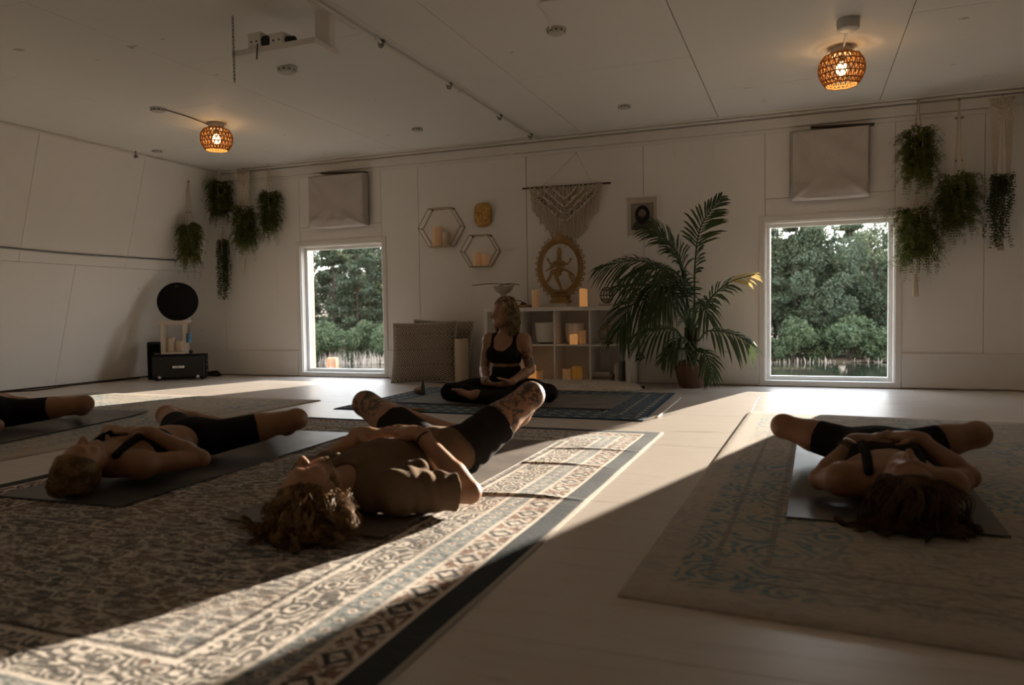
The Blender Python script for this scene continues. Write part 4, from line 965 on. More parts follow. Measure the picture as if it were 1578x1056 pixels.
# ------------------------------------------------------------------ corner gear by the leaning wall
a0, a1 = fl(233, 588), fl(318, 585); ax = (a1 - a0); AW = ax.length; ang = math.atan2(ax.y, ax.x); ra = rotz(ang); bk = ra @ EY
AH = .29; AD = .22; ac = (a0 + a1) / 2 + bk * AD / 2
r1 = thing('amplifier_case', (ac.x, ac.y, 0), 'black amplifier case with a small pale badge in the corner', 'amplifier')
b = B(); b.box(ac + Vector((0, 0, AH / 2 + .012)), (AW, AD, AH - .012), ra, .008); b.obj('case_body', 'black_cloth', r1, smooth=False)
b = B(); b.box(ac - bk * (AD / 2 + .003) + Vector((0, 0, AH / 2 + .012)), (AW - .03, .008, AH - .05), ra, .003); b.obj('front_panel', 'black_plastic', r1, smooth=False)
b = B(); b.box(ac - bk * (AD / 2 + .009) + Vector((0, 0, .155)), (.125, .005, .026), ra, .001); bo = b.obj('badge', 'chrome', r1, smooth=False)
for i in range(5):
    b = B(); b.box(ac - bk * (AD / 2 + .012) + ra @ Vector((-.036 + .018 * i, 0, 0)) + Vector((0, 0, .155)), (.010, .002, .011), ra); b.obj('badge_glyph', 'black_plastic', bo, smooth=False)
for s in (-1, 1):
    b = B(); b.box(ac - bk * (AD / 2 + .006) + ra @ Vector((s * (AW / 2 - .09), 0, 0)) + Vector((0, 0, .04)), (.034, .008, .034), ra @ Matrix.Rotation(R(45), 3, 'Y'), .006); b.obj('corner_latch', 'chrome', r1, smooth=False)
for z in (.22, .17, .10): b = B(); b.box(ac + ra @ Vector((AW / 2 + .004, -.05, 0)) + Vector((0, 0, z)), (.012, .02, .02), ra, .003); b.obj('side_clip', 'grey_metal', r1, smooth=False)
for sx_ in (-1, 1):
    for sy_ in (-1, 1): b = B(); b.lathe(ac + ra @ Vector((sx_ * (AW / 2 - .05), sy_ * (AD / 2 - .04), 0)), [(.015, 0), (.017, .013)], 10); b.obj('foot', 'black_plastic', r1)
# tall black speaker behind it
p = fl(226, 585.5); sp = Vector((p.x + .045, p.y + .085, 0)); hs = .44; rs = rotz(ang + .1)
r1 = thing('loudspeaker', sp, 'tall narrow black loudspeaker behind the amplifier case', 'loudspeaker'); b = B(); b.box(sp + Vector((0, 0, hs / 2)), (.15, .13, hs), rs, .012); b.obj('cabinet', 'black_plastic', r1, smooth=False)
b = B(); b.box(sp + rs @ Vector((0, -.068, 0)) + Vector((0, 0, hs / 2)), (.13, .008, hs - .05), rs, .003); b.obj('grille', 'black_cloth', r1, smooth=False)
b = B(); b.box(sp + rs @ Vector((.03, -.074, 0)) + Vector((0, 0, hs * .68)), (.055, .004, .018), rs, .001); b.obj('badge', 'chrome', r1, smooth=False)
# white wooden lantern with two candles
lc = ac + ra @ Vector((-.045, 0, 0)) + Vector((0, 0, AH + .013)); LH = .385; lw = .28; ld = .19
r1 = thing('wooden_lantern', lc, 'whitewashed wooden lantern frame standing on the amplifier case', 'lantern')
for nm, z, ex, h in (('base', .010, .0, .020), ('top', LH - .012, .07, .024)):
    b = B(); b.box(lc + Vector((0, 0, z)), (lw + ex, ld + ex * .5, h), ra, .003); b.obj(nm, 'whitewash_wood', r1, smooth=False)
b = B(); b.box(lc + Vector((0, 0, LH - .035)), (lw + .02, ld + .01, .022), ra, .003); b.obj('cornice', 'whitewash_wood', r1, smooth=False)
for sx_ in (-1, 1):
    for sy_ in (-1, 1): b = B(); b.box(lc + ra @ Vector((sx_ * (lw / 2 - .022), sy_ * (ld / 2 - .02), 0)) + Vector((0, 0, LH / 2 - .012)), (.042, .034, LH - .064), ra, .003); b.obj('post', 'whitewash_wood', r1, smooth=False)
candle(tuple(lc + ra @ Vector((-.045, 0, 0)) + Vector((0, 0, .02))), .045, .165, 'wax_off', 'taller candle inside the whitewashed lantern', 'lantern candles', 1)
candle(tuple(lc + ra @ Vector((.05, -.02, 0)) + Vector((0, 0, .02))), .038, .125, 'wax_off', 'shorter candle inside the whitewashed lantern', 'lantern candles', 2)
# black drum leaning on the lantern top
dc = lc + Vector((0, 0, LH)) + ra @ Vector((.035, .05, 0)); rd = .225; RD = rotz(ang - .05) @ Matrix.Rotation(R(80), 3, 'X')
dcc = dc + Vector((0, 0, rd * .97)); r1 = thing('frame_drum', dc, 'round black frame drum standing on the lantern', 'drum')
b = B(); b.lathe(dcc, [(0, .03), (rd * .9, .034), (rd * .985, .026), (rd, 0), (rd * .985, -.026), (rd * .9, -.03), (0, -.03)], 48, RD); b.obj('drum_cover', 'black_cloth', r1, auto=40)
b = B(); b.box(dcc + RD @ Vector((-.01, .175, .036)), (.035, .010, .003), RD, .001); b.obj('cloth_tag', 'grey_metal', r1, smooth=False)
# blue tin hanging on a string at the lantern's side
hp = lc + ra @ Vector((lw / 2 + .025, -ld / 2 - .005, 0)); r1 = thing('blue_tin', hp + Vector((0, 0, .13)), 'small blue tin hanging from the lantern edge', 'tin')
b = B(); b.lathe(hp + Vector((0, 0, .13)), [(0, 0), (.030, .0), (.032, .006), (.032, .10), (.030, .105), (0, .105)], 18); b.obj('can', 'blue_glass', r1, auto=40)
b = B(); b.tube([hp + Vector((-.012, 0, .235)), hp + Vector((-.02, .02, LH - .02))], .002, 5); b.tube([hp + Vector((.012, 0, .235)), hp + Vector((-.02, .02, LH - .02))], .002, 5); b.obj('string', 'black_plastic', r1)
b = B(); q = lc + ra @ Vector((lw / 2 + .035, -.05, 0)); b.ball(q + Vector((0, 0, .022 )), .022, 12); b.obj('round_knob', 'black_plastic', None, label='small black ball on the amplifier case by the lantern', cat='ball')
q = fl(330, 580); b = B(); r_ = random.Random(4)
for i in range(4): b.tube([Vector((q.x - .02 + (.11 - .012 * i) * math.cos(a), q.y + (.09 - .01 * i) * math.sin(a) * .8, .012 + .014 * i + .004 * math.sin(3 * a + i))) for a in [6.2832 * j / 28 for j in range(29)]], .008, 6)
b.obj('coiled_cable', 'black_plastic', label='coiled black cable on the floor beside the amplifier', cat='cable')
# cable stapled across the leaning wall
def onlean(y, z, off=.012): return Vector((XLF + (XL - XLF) * z / HC, y, z)) + LN * (off + .010)
def leanpx(px, py):
    "point seen on the leaning wall"
    d = _ray(px, py); o = Vector((0, 0, CAMH)); P0 = onlean(0, 0, 0); t = (P0 - o).dot(LN) / d.dot(LN); return o + d * t
pts = [leanpx(x, y) + LN * .008 for x, y in ((-60, 375), (0, 380), (60, 386), (120, 391), (180, 395), (240, 399), (272, 401))]
r1 = thing('wall_cable', pts[0], 'pair of cables running across the leaning left wall', 'cable')
b = B(); b.tube(bez(pts, 5), .006, 6); b.obj('cable', 'grey_metal', r1)
b = B(); b.tube(bez([p - LV * .016 for p in pts], 5), .005, 6); b.obj('cable', 'trim_white', r1)
# cord along the foot of the leaning wall
b = B(); b.tube(bez([fl(-60, 612, .008), fl(0, 605, .008), fl(60, 601, .008), fl(110, 594, .008), fl(160, 588.5, .008), fl(215, 583, .008)], 5), .007, 6)
b.obj('floor_cable', 'dark_wood', label='dark cord lying along the foot of the leaning left wall', cat='cord')
# clip light on the top pipe of the left wall
def spot(px, py, Y, label):
    p = at(px, py, Y); r1 = thing('clip_light', p, label, 'clip light', 'little clip lights'); b = B(); b.tube([p + Vector((0, 0, .05)), p + Vector((0, 0, .01))], .006, 6); b.obj('clip', 'grey_metal', r1)
    b = B(); b.lathe(p, [(0, .012), (.016, .008), (.022, -.02), (.018, -.022), (0, -.012)], 12, Matrix.Rotation(R(25), 3, 'X')); b.obj('lamp_head', 'grey_metal', r1)
p = fl(209, 236, 2.46); spot(209, 240, p.y, 'small dark clip light on the pipe above the leaning wall')

# ------------------------------------------------------------------ ceiling: conduit, hooks, detectors, hanging shelf
r1 = thing('ceiling_conduit', (-2.56, 3.5, HC - .02), 'long white conduit pipe with cup hooks across the ceiling', 'conduit')
b = B(); b.tube([(-2.60, YF + .1, HC - .022), (-2.545, YB - .06, HC - .022)], .012, 12); b.obj('pipe', 'trim_white', r1, smooth=False)
b = B(); b.tube([(-2.66, YF + .1, HC - .016), (-2.60, 4.05, HC - .016)], .010, 12); b.obj('pipe', 'trim_white', r1, smooth=False)
for px, py in ((597, 68), (700, 133), (779, 181), (829, 210)):
    p = fl(px, py, HC - .04); pc = Vector((-2.60 + .0055 * (p.y + 2.5), p.y, HC - .04)); b = B()
    b.box(pc + Vector((0, 0, .022)), (.05, .03, .018), None, .003); b.obj('pipe_clamp', 'grey_metal', r1, smooth=False)
    h_ = B(); h_.tube([pc + Vector((.018 * math.sin(a), 0, -.015 - .018 * math.cos(a) + .018)) for a in [-2.2 + 4.4 * j / 12 for j in range(13)]], .0045, 6); h_.ball(pc + Vector((.0, .0, .002)), .009, 6); h_.obj('cup_hook', 'grey_metal', r1)
for px, py in ((584, 58), (715, 140), (800, 194)):
    p = fl(px, py, HC - .03); b = B(); b.tube([Vector((-2.555, p.y, HC - .02)) + Vector((.03 * math.sin(a), 0, -.016 * math.cos(a))) for a in [0 + 3.1 * j / 8 for j in range(9)]], .004, 5); b.obj('saddle_clip', 'trim_white', r1)
def detector(px, py, label, r_=.062, h=.035):
    p = fl(px, py, HC - .009); r1 = thing('ceiling_detector', (p.x, p.y, HC - .009), label, 'detector', 'round ceiling detectors')
    b = B(); b.lathe(p, [(r_, 0), (r_ * 1.02, -h * .3), (r_ * .92, -h * .8), (r_ * .8, -h), (0, -h)], 24); b.obj('cap', 'detector_white', r1, auto=40)
    b = B(); b.lathe(p, [(r_ * 1.12, 0), (r_ * 1.12, -h * .22), (r_, -h * .26)], 24); b.obj('base_ring', 'detector_white', r1, auto=40)
    for i in range(10): a = 6.2832 * i / 10; b = B(); b.box(p + Vector((math.cos(a) * r_ * .95, math.sin(a) * r_ * .95, -h * .62)), (.006, .012, .008), rotz(a)); b.obj('vent_slot', 'seam', r1, smooth=False)
    return p
detector(442, 103, 'round ceiling detector right of the hanging shelf', .066, .045)
d2 = detector(243, 167, 'round ceiling detector joined by a cord to the left woven lamp', .058, .03)
detector(643, 198, 'round ceiling detector left of the conduit near the back wall', .05, .025)
detector(962, 163, 'round ceiling detector above the framed portrait', .05, .025)
d5 = detector(857, 45, 'round ceiling detector with a bent white cable', .058, .03)
detector(242, 232, 'low round ceiling detector near the leaning wall', .05, .02)
b = B(); b.tube(bez([d5 + Vector((-.03, 0, -.012)), fl(842, 25, HC - .015), fl(829, 9, HC - .015), fl(836, 3, HC - .015), fl(880, -3, HC - .015), fl(930, -10, HC - .015)], 6), .007, 6); b.obj('ceiling_cable', 'trim_white', label='white cable bending away from the upper ceiling detector', cat='cable')
# hanging shelf with two boxes
zs = HC - .30
c0, c1 = at(357, 83, 3.62), at(480, 62, 3.62); zs = (c0.z + c1.z) / 2
r1 = thing('hanging_shelf', ((c0.x + c1.x) / 2, 3.72, zs), 'white board shelf hung from the ceiling by chains and a block', 'shelf')
b = B(); b.span((c0.x, 3.62, zs - .018), (c1.x + .02, 3.86, zs + .016), .002); b.obj('board', 'trim_white', r1, smooth=False)
b = B(); b.span((c1.x - .075, 3.76, zs + .017), (c1.x + .025, 3.82, HC - .01), .002); b.obj('hanger_block', 'trim_white', r1, smooth=False)
def chain(p0, p1, nm='chain'):
    b = B(); L = (p1 - p0).length; n = int(L / .02); d = (p1 - p0) / n
    for i in range(n):
        c = p0 + d * (i + .5); s = EX if i % 2 else EY
        b.tube([c + s * .006 * math.cos(a) + EZ * .014 * math.sin(a) for a in [6.2832 * j / 8 for j in range(9)]], .0022, 4)
    b.obj(nm, 'grey_metal', r1)
ct = Vector((c0.x + .022, 3.64, 0)); chain(Vector((ct.x, 3.612, zs - .17)), Vector((ct.x, 3.612, HC - .01)))
b = B(); b.tube([(c0.x + .195, 3.615, zs + .03), (c0.x + .195, 3.61, zs - .02), (c0.x + .19, 3.612, zs - .06)], .004, 6); b.obj('loose_wire', 'dark_wood', r1)
def box_unit(x, w, h, d, label, nm):
    p = Vector((x, 3.69, zs + .016)); r2 = thing(nm, p, label, 'speaker box', 'boxes on the hanging shelf'); b = B(); b.box(p + Vector((0, 0, h / 2)), (w, d, h), rotz(.0), .004); b.obj('housing', 'trim_white', r2, smooth=False)
    b = B(); b.lathe(p + Vector((w / 2, 0, h / 2)), [(h * .46, 0), (h * .46, .02), (h * .36, .05), (h * .2, .055), (0, .04)], 20, Matrix.Rotation(R(90), 3, 'Y')); b.obj('driver_cone', 'black_plastic', r2, auto=40)
    b = B(); b.box(p + Vector((-.005, 0, h + .006)), (w * 1.08, d * .9, .012), rotz(0), .002); b.obj('lid', 'trim_white', r2, smooth=False)
    for sx_ in (-.2, .2): b = B(); b.lathe(p + Vector((sx_ * w, -d / 2, h * .5)), [(.006, 0), (.005, .004), (0, .005)], 8, Matrix.Rotation(R(90), 3, 'X')); b.obj('screw', 'dark_wood', r2)
box_unit(c0.x + .145, .092, .088, .09, 'left pale box with a dark cone on the hanging shelf', 'speaker_box'); box_unit(c0.x + .305, .10, .062, .09, 'right lower box with a dark end on the hanging shelf', 'speaker_box')

# ------------------------------------------------------------------ woven ceiling lamps
k = M('rattan', .7, .2); k.col(k.mix(k.noise(k.coord(), 60, 2), (0.30, 0.16, 0.06), (0.46, 0.28, 0.12)))
t_ = k.t.nodes.new('ShaderNodeBsdfTranslucent'); t_.inputs[0].default_value = (.55, .30, .10, 1); mx = k.t.nodes.new('ShaderNodeMixShader'); mx.inputs[0].default_value = .3
k.t.links.new(k.b.outputs[0], mx.inputs[1]); k.t.links.new(t_.outputs[0], mx.inputs[2]); k.t.links.new(mx.outputs[0], k.t.nodes['Material Output'].inputs[0]); MT['rattan'] = k.m
MT['bulb'] = M('bulb', .3).col((1, .8, .5)).emit((1.0, 0.62, 0.28), 9.0).m
def lamp(p, r_, label, power):
    zc = p.z; r1 = thing('woven_lamp', (p.x, p.y, zc), label, 'ceiling lamp', 'woven rattan ceiling lamps')
    b = B(); b.lathe(p, [(.068, 0), (.07, -.006), (.066, -.055), (0, -.058)], 24); b.obj('ceiling_mount', 'detector_white', r1, auto=40)
    H = r_ * 1.42; prof = [(.50, 0), (.80, .10), (.97, .30), (1.0, .5), (.96, .68), (.82, .88), (.70, 1.0)]; z0 = zc - .045
    def pr(t):
        t = t * (len(prof) - 1); i = min(int(t), len(prof) - 2); f = t - i; a, c = prof[i], prof[i + 1]; return (a[0] + (c[0] - a[0]) * f) * r_, z0 - (a[1] + (c[1] - a[1]) * f) * H
    rows = 6
    for j in range(rows + 1):
        rr, z = pr(j / rows); b = B(); b.tube([(p.x + rr * math.cos(a), p.y + rr * math.sin(a), z + .002 * math.sin(a * 9)) for a in [6.2832 * i / 32 for i in range(33)]], .0055, 6); b.obj('hoop', 'rattan', r1)
    for j in range(rows):
        b = B(); n = 26
        for i in range(n):
            for dl in (-.35, .35):
                a0_ = 6.2832 * (i + (j % 2) * .5) / n; a1_ = a0_ + 6.2832 * dl / n; ra_, za = pr(j / rows); rb_, zb = pr((j + 1) / rows); rm, zm_ = pr((j + .5) / rows)
                b.tube([(p.x + ra_ * math.cos(a0_), p.y + ra_ * math.sin(a0_), za), (p.x + rm * 1.015 * math.cos((a0_ + a1_) / 2), p.y + rm * 1.015 * math.sin((a0_ + a1_) / 2), zm_), (p.x + rb_ * math.cos(a1_), p.y + rb_ * math.sin(a1_), zb)], .0048, 4, False)
        b.obj('weave_row', 'rattan', r1)
    b = B(); b.lathe((p.x, p.y, zc - .058), [(.018, 0), (.020, -.03), (.016, -.04)], 12); b.obj('socket', 'black_plastic', r1)
    b = B(); b.ball((p.x, p.y, zc - .145), (.035, .035, .045), 14); b.obj('bulb', 'bulb', r1)
    l = bpy.data.lights.new('lamp_light', 'POINT'); l.energy = power; l.color = (1.0, .58, .26); l.shadow_soft_size = .04; lo = bpy.data.objects.new('lamp_light', l); COL.objects.link(lo); lo.parent = r1; lo.location = (0, 0, -.19)
l1 = fl(333, 190, HC - .009); l2 = fl(1297, 73, HC - .009)
lamp(l1, .140, 'left glowing woven rattan ceiling lamp near the leaning wall', 1.6); lamp(l2, .148, 'right glowing woven rattan ceiling lamp above the right window', 1.6)
p = fl(1307, 30, HC - .009); r1 = thing('junction_box', p, 'grey round ceiling junction box feeding the right woven lamp', 'junction box')
b = B(); b.lathe(p, [(.066, 0), (.068, -.02), (.064, -.06), (.05, -.064), (0, -.064)], 24); b.obj('can', 'detector_white', r1, auto=40)
b = B(); b.tube(bez([p + Vector((0, .03, -.055)), p + Vector((-.005, .2, -.05)), Vector((l2.x + .01, l2.y - .1, HC - .03)), Vector((l2.x, l2.y, HC - .04))], 6), .006, 6); b.obj('feed_wire', 'trim_white', r1)
b = B(); b.tube(bez([d2 + Vector((.05, .0, -.01)), (d2 + l1) / 2 + Vector((0, 0, -.006)), l1 + Vector((-.05, 0, -.02))], 6), .005, 6); b.obj('lamp_cord', 'dark_wood', label='thin cord from detector to the left woven lamp', cat='cord')

# ------------------------------------------------------------------ hanging plants
leafmat('fern_green', (0.095, 0.110, 0.022), (0.15, 0.165, 0.036), (0.22, 0.21, 0.06), .4)
leafmat('pearl_green', (0.060, 0.075, 0.026), (0.09, 0.11, 0.04), (0.12, 0.14, 0.06), .25)
leafmat('palm_green', (0.045, 0.070, 0.034), (0.075, 0.110, 0.050), (0.11, 0.145, 0.07), .3)
leafmat('palm_sunlit', (0.42, 0.32, 0.13), (0.52, 0.40, 0.17), (0.36, 0.26, 0.10), .35)  # yellow of sunlight on a frond tip, put into the leaf colour
def frond_small(b, p0, d, L, r_, droop, wl):
    "a fern frond: a thin stem with paired leaflets"
    n = 15; p = Vector(p0); d = Vector(d).normalized(); st = L / n
    for i in range(n):
        q = p + d * st; t = i / n; sd = d.cross(Vector((r_.gauss(0, .3), r_.gauss(0, .3), 1))); sd = sd.normalized() if sd.length > .05 else EX; up = sd.cross(d); w = wl * (1 - .75 * t) * r_.uniform(.8, 1.2)
        for s in (-1, 1):
            e = (sd * s + d * .45 + up * r_.uniform(-.25, .25)).normalized() * w; h = d * w * .42; b.add([p - h * .3, p + e * .5 - h * .55, p + e, p + e * .5 + h * .6], [(0, 1, 2, 3)])
        p = q; d = (d + Vector((r_.gauss(0, .05), r_.gauss(0, .05), -droop)) * (1.0)).normalized()
def strand(b, p0, L, r_, sz):
    p = Vector(p0); n = int(L / (sz * 1.05))
    for i in range(n):
        for s in (0, 2.1, 4.2):
            a = s + i * .9 + r_.uniform(-.6, .6); e = Vector((math.cos(a), math.sin(a), r_.uniform(-1.0, .1))) * sz * r_.uniform(.7, 1.1); t = Vector((-math.sin(a), math.cos(a), 0)) * sz * .42; u = Vector((0, 0, sz * .25))
            b.add([p, p + e * .5 + t + u, p + e, p + e * .5 - t + u], [(0, 1, 2, 3)])
        p = p + Vector((r_.gauss(0, .005), r_.gauss(0, .005), -sz * r_.uniform(.8, 1.3)))
def hang(top, zfol, wf, zend, kind, label, seed, style='rope', tassel=0.0, hookz=None):
    "a plant in a macrame hanger: top (hook), height where the foliage starts, half-width, foliage end"
    r_ = random.Random(seed); top = Vector(top); r1 = thing('hanging_plant', (top.x, top.y, zend), label, 'hanging plant', 'hanging plants in macrame'); L = top.z - zfol; zp = zfol - .03
    b = B(); b.tube([top + Vector((0, 0, .012 )) + Vector((.008 * math.cos(a), 0, .010 * math.sin(a))) for a in [6.2832 * j / 10 for j in range(11)]], .003, 5); b.obj('hook_ring', 'grey_metal', r1)
    if style == 'panel':
        b = B(); w = .085
        for i in range(13):
            s = i / 12 * 2 - 1; e = zp - .02; zz = top.z - .16 * (1 - abs(s) * .8)
            b.tube([top + Vector((s * w, 0, 0)), Vector((top.x + s * w * .98, top.y - .006, zz)), Vector((top.x + (s * .2 + (.5 if s > .02 else -.5 if s < -.02 else 0)) * w * .9, top.y, e))], .005, 5)
        b.obj('woven_panel', 'rope', r1)
        b = B(); b.tube([top + Vector((-w * 1.1, 0, .002)), top + Vector((w * 1.1, 0, .006))], .006, 6); b.obj('crossbar', 'whitewash_wood', r1)
        for row in range(4):
            for sg in (-1, 1): b = B(); b.tube([top + Vector((sg * w * .95 * (1 - row * .05), -.008, -.02 - .035 * row)), top + Vector((0, -.008, -.075 - .035 * row))], .006, 5); b.obj('knot_row', 'rope', r1)
    else:
        for a in (.4, 2.0, 3.6, 5.2):
            c = Vector((math.cos(a), math.sin(a), 0)); b = B(); b.tube(bez([top, top + c * .008 + Vector((0, 0, -.05)), Vector((top.x, top.y, zfol + L * .25)) + c * .028, Vector((top.x, top.y, zp)) + c * .055, Vector((top.x, top.y, zp - .09)) + c * .06, Vector((top.x, top.y, zp - .16)) + c * .02], 4), .0042, 5); b.obj('hanger_cord', 'rope', r1)
        if style == 'beads':
            for zz in (.22, .78):
                for dx in (-.022, .022): b = B(); b.ball((top.x + dx, top.y - .012, top.z - L * zz), .011, 8); b.obj('wooden_bead', 'raw_wood', r1)
        b = B(); b.ball(top + Vector((0, 0, -.02)), (.012, .012, .02), 8); b.obj('wrap_knot', 'rope', r1)
    b = B(); b.lathe((top.x, top.y, zp - .10), [(.030, 0), (.042, .03), (.046, .08), (.040, .08), (.036, .05), (0, .04)], 16); b.obj('pot', 'soil', r1, auto=40)
    b = B(); H = zfol - zend
    if kind == 'fern':
        for i in range(int(90 + 90 * H)):
            a = r_.uniform(0, 6.2832); e = r_.uniform(.3, 1.0); d = Vector((math.cos(a) * e, math.sin(a) * e, r_.uniform(-.6, .9)))
            z = zfol - r_.uniform(0, 1) ** 1.2 * H * .62 + .015; rad = wf * .38; frond_small(b, (top.x + math.cos(a) * rad, top.y + math.sin(a) * rad, z), d, r_.uniform(.75, 1.3) * wf * 1.25, r_, r_.uniform(.12, .26), .040)
        for i in range(26):
            a = r_.uniform(0, 6.2832); rr = wf * r_.uniform(.2, .62); frond_small(b, (top.x + math.cos(a) * rr, top.y + math.sin(a) * rr, zfol - H * r_.uniform(.25, .45)), (math.cos(a) * .3, math.sin(a) * .3, -1), H * r_.uniform(.35, .58), r_, .25, .038)
        b.obj('foliage', 'fern_green', r1, smooth=False, kind='stuff')
    else:
        for i in range(46):
            a = r_.uniform(0, 6.2832); rr = wf * r_.uniform(.3, 1.0); strand(b, (top.x + math.cos(a) * rr, top.y + math.sin(a) * rr, zfol - r_.uniform(0, .04)), H * r_.choice((.35, .5, .75, .9, 1.0)), r_, .022)
        b.obj('foliage', 'pearl_green', r1, smooth=False, kind='stuff')
    if tassel:
        b = B()
        for i in range(14): a = 6.2832 * i / 14; b.tube([(top.x + .004 * math.cos(a), top.y + .004 * math.sin(a), zend + .10), (top.x + .016 * math.cos(a), top.y + .016 * math.sin(a), zend + .02), (top.x + .022 * math.cos(a), top.y + .022 * math.sin(a), zend - tassel)], .004, 4)
        b.obj('tassel', 'rope', r1)
def hp_(tx, ty, Y, yfol, wpx, yend, kind, label, seed, style='rope', tas=0):
    t = at(tx, ty, Y); sc = (t - Vector((0, 0, CAMH))).dot(CFW) / CF
    hang(t, at(tx, yfol, Y).z, wpx / 2 * sc, at(tx, yend, Y).z, kind, label, seed, style, tas * sc)
hp_(289, 262, 6.90, 346, 34, 435, 'fern', 'fern on a beaded cord hanging over the black drum', 1, 'beads')
hp_(337, 258, 7.20, 281, 36, 362, 'fern', 'upper fern in the corner hanging above the string of pearls', 2)
hp_(343, 352, 7.20, 369, 19, 460, 'pearl', 'trailing string of pearls hung below the corner fern', 3, 'rope', 0)
hp_(375, 262, 7.22, 324, 40, 410, 'fern', 'broad fern below a woven macrame panel left of the left window', 4, 'panel', 14)
hp_(414, 254, 7.22, 299, 31, 386, 'fern', 'small fern nearest the left window vent cover', 5, 'rope', 0)
hp_(1415, 158, 7.22, 203, 50, 318, 'fern', 'upper of two stacked ferns right of the right window', 6)
hp_(1412, 300, 7.22, 326, 62, 440, 'fern', 'lower of two stacked ferns with a tassel beside the right window', 7, 'rope', 17)
hp_(1478, 156, 7.22, 274, 60, 390, 'fern', 'wide fern on a beaded cord second from the right edge', 8, 'beads')
hp_(1545, 151, 7.22, 268, 32, 378, 'pearl', 'string of pearls below a macrame panel at the right edge', 9, 'panel', 8)

# ------------------------------------------------------------------ potted palm
pp = fl(1065, 597); r1 = thing('potted_palm', (pp.x, pp.y, 0), 'tall potted palm with drooping fronds between shelf and right window', 'potted palm')
sc = (pp - Vector((0, 0, CAMH))).dot(CFW) / CF; pr_, ph = 25.5 * sc, 41 * sc
b = B(); b.lathe((pp.x, pp.y, 0), [(pr_ * .62, 0), (pr_ * .66, .01), (pr_ * .85, ph * .35), (pr_ * .98, ph * .75), (pr_ * .98, ph * .86), (pr_ * 1.06, ph * .88), (pr_ * 1.06, ph), (pr_ * .96, ph), (pr_ * .93, ph * .85), (0, ph * .84)], 32)
b.obj('pot', 'terracotta', r1, auto=40)
b = B(); b.lathe((pp.x, pp.y, ph * .84), [(pr_ * .92, 0), (pr_ * .5, .015), (0, .02)], 24); b.obj('soil', 'soil', r1)
r_ = random.Random(12)
for i in range(5):
    a = 6.28 * i / 5; c = Vector((math.cos(a) * .03, math.sin(a) * .03, 0)); b = B(); b.tube([Vector((pp.x, pp.y, ph * .84)) + c, Vector((pp.x, pp.y, .42)) + c * 1.3, Vector((pp.x, pp.y, .56)) + c * 1.8], [.028, .02, .012], 7); b.obj('stem', 'dark_wood', r1)
def palm_frond(pts, start, wl, droop, seed, dry=0.0):  # dry: share of the frond tip painted in the sunlit yellow
    r_ = random.Random(seed); roll = (.75 if pts[-1].x < pts[0].x else -.75) * r_.uniform(.7, 1.2); roll = 1.25 if seed == 1 else roll; C_ = bez(pts, 12); n = len(C_); b = B(); bd = B(); b.tube(C_, [.010 * (1 - .8 * i / n) + .002 for i in range(n)], 5)
    Ls = [0]
    for i in range(1, n): Ls.append(Ls[-1] + (C_[i] - C_[i - 1]).length)
    T_ = Ls[-1]; m_ = max(12, int((1 - start) * T_ / .030))
    for j in range(m_):
        f = start + (1 - start) * (j + .5) / m_; s = f * T_; i = 0
        while i < n - 2 and Ls[i + 1] < s: i += 1
        w = (s - Ls[i]) / max(1e-6, Ls[i + 1] - Ls[i]); p = C_[i].lerp(C_[i + 1], w); t = (C_[i + 1] - C_[i]).normalized(); sd = t.cross(EZ); sd = sd.normalized() if sd.length > .15 else t.cross(EY).normalized(); up = sd.cross(t); cr, sr = math.cos(roll), math.sin(roll); sd, up = sd * cr + up * sr, up * cr - sd * sr
        g = (f - start) / (1 - start); L = 1.15 * wl * (math.sin(math.pi * (.16 + .80 * g)) ** .7) * r_.uniform(.85, 1.1)
        for sg in (-1, 1):
            d = (sd * sg * (.95 - .45 * g) + t * (.45 + .7 * g) + up * .18 + Vector((r_.gauss(0, .07), r_.gauss(0, .07), r_.gauss(0, .07)))).normalized(); ww = .0135 * (1 - .3 * g); e = d.cross(up).normalized() * ww
            q1 = p + d * L * .4 + EZ * (-droop * L * .14); q2 = p + d * L * .78 + EZ * (-droop * L * .5); q3 = p + d * L + EZ * (-droop * L * .85)
            for q_ in (q1, q2, q3): q_.y = min(q_.y, 7.335)
            (bd if dry and g > 1 - dry else b).add([p - e * .4, p + e * .4, q1 + e, q1 - e, q2 + e * .75, q2 - e * .75, q3], [(0, 1, 2, 3), (3, 2, 4, 5), (5, 4, 6)])
    o = b.obj('frond', 'palm_green', r1, smooth=False)
    if bd.V: bd.obj('sunlit_tips', 'palm_sunlit', o, smooth=False)
base = Vector((pp.x, pp.y, .45))
def PF(px, start, wl, droop, seed, dry=0.0): palm_frond([base + Vector((r_.uniform(-.03, .03), r_.uniform(-.03, .03), 0))] + [at(x, y, Y) for x, y, Y in px], start, wl, droop, seed, dry)
PF([(1070, 480, 7.0), (1071, 410, 6.98), (1080, 350, 6.95), (1111, 303, 6.92)], .45, .26, .35, 1)
PF([(1060, 470, 6.98), (1050, 415, 6.9), (1032, 378, 6.8), (1005, 342, 6.7)], .38, .33, .45, 2)
PF([(1055, 470, 6.95), (1035, 425, 6.8), (985, 402, 6.65), (922, 412, 6.55)], .35, .34, .8, 3)
PF([(1052, 480, 6.95), (1030, 445, 6.85), (990, 440, 6.7), (948, 442, 6.6)], .35, .30, .9, 4)
PF([(1052, 490, 6.95), (1020, 458, 6.75), (975, 470, 6.6), (952, 510, 6.5)], .35, .34, .9, 5)
PF([(1058, 480, 6.9), (1040, 450, 6.65), (1020, 458, 6.5), (1002, 490, 6.42)], .4, .22, .9, 6)
PF([(1054, 525, 6.95), (1040, 508, 6.85), (1010, 508, 6.75), (975, 518, 6.7)], .38, .22, 1.0, 7)
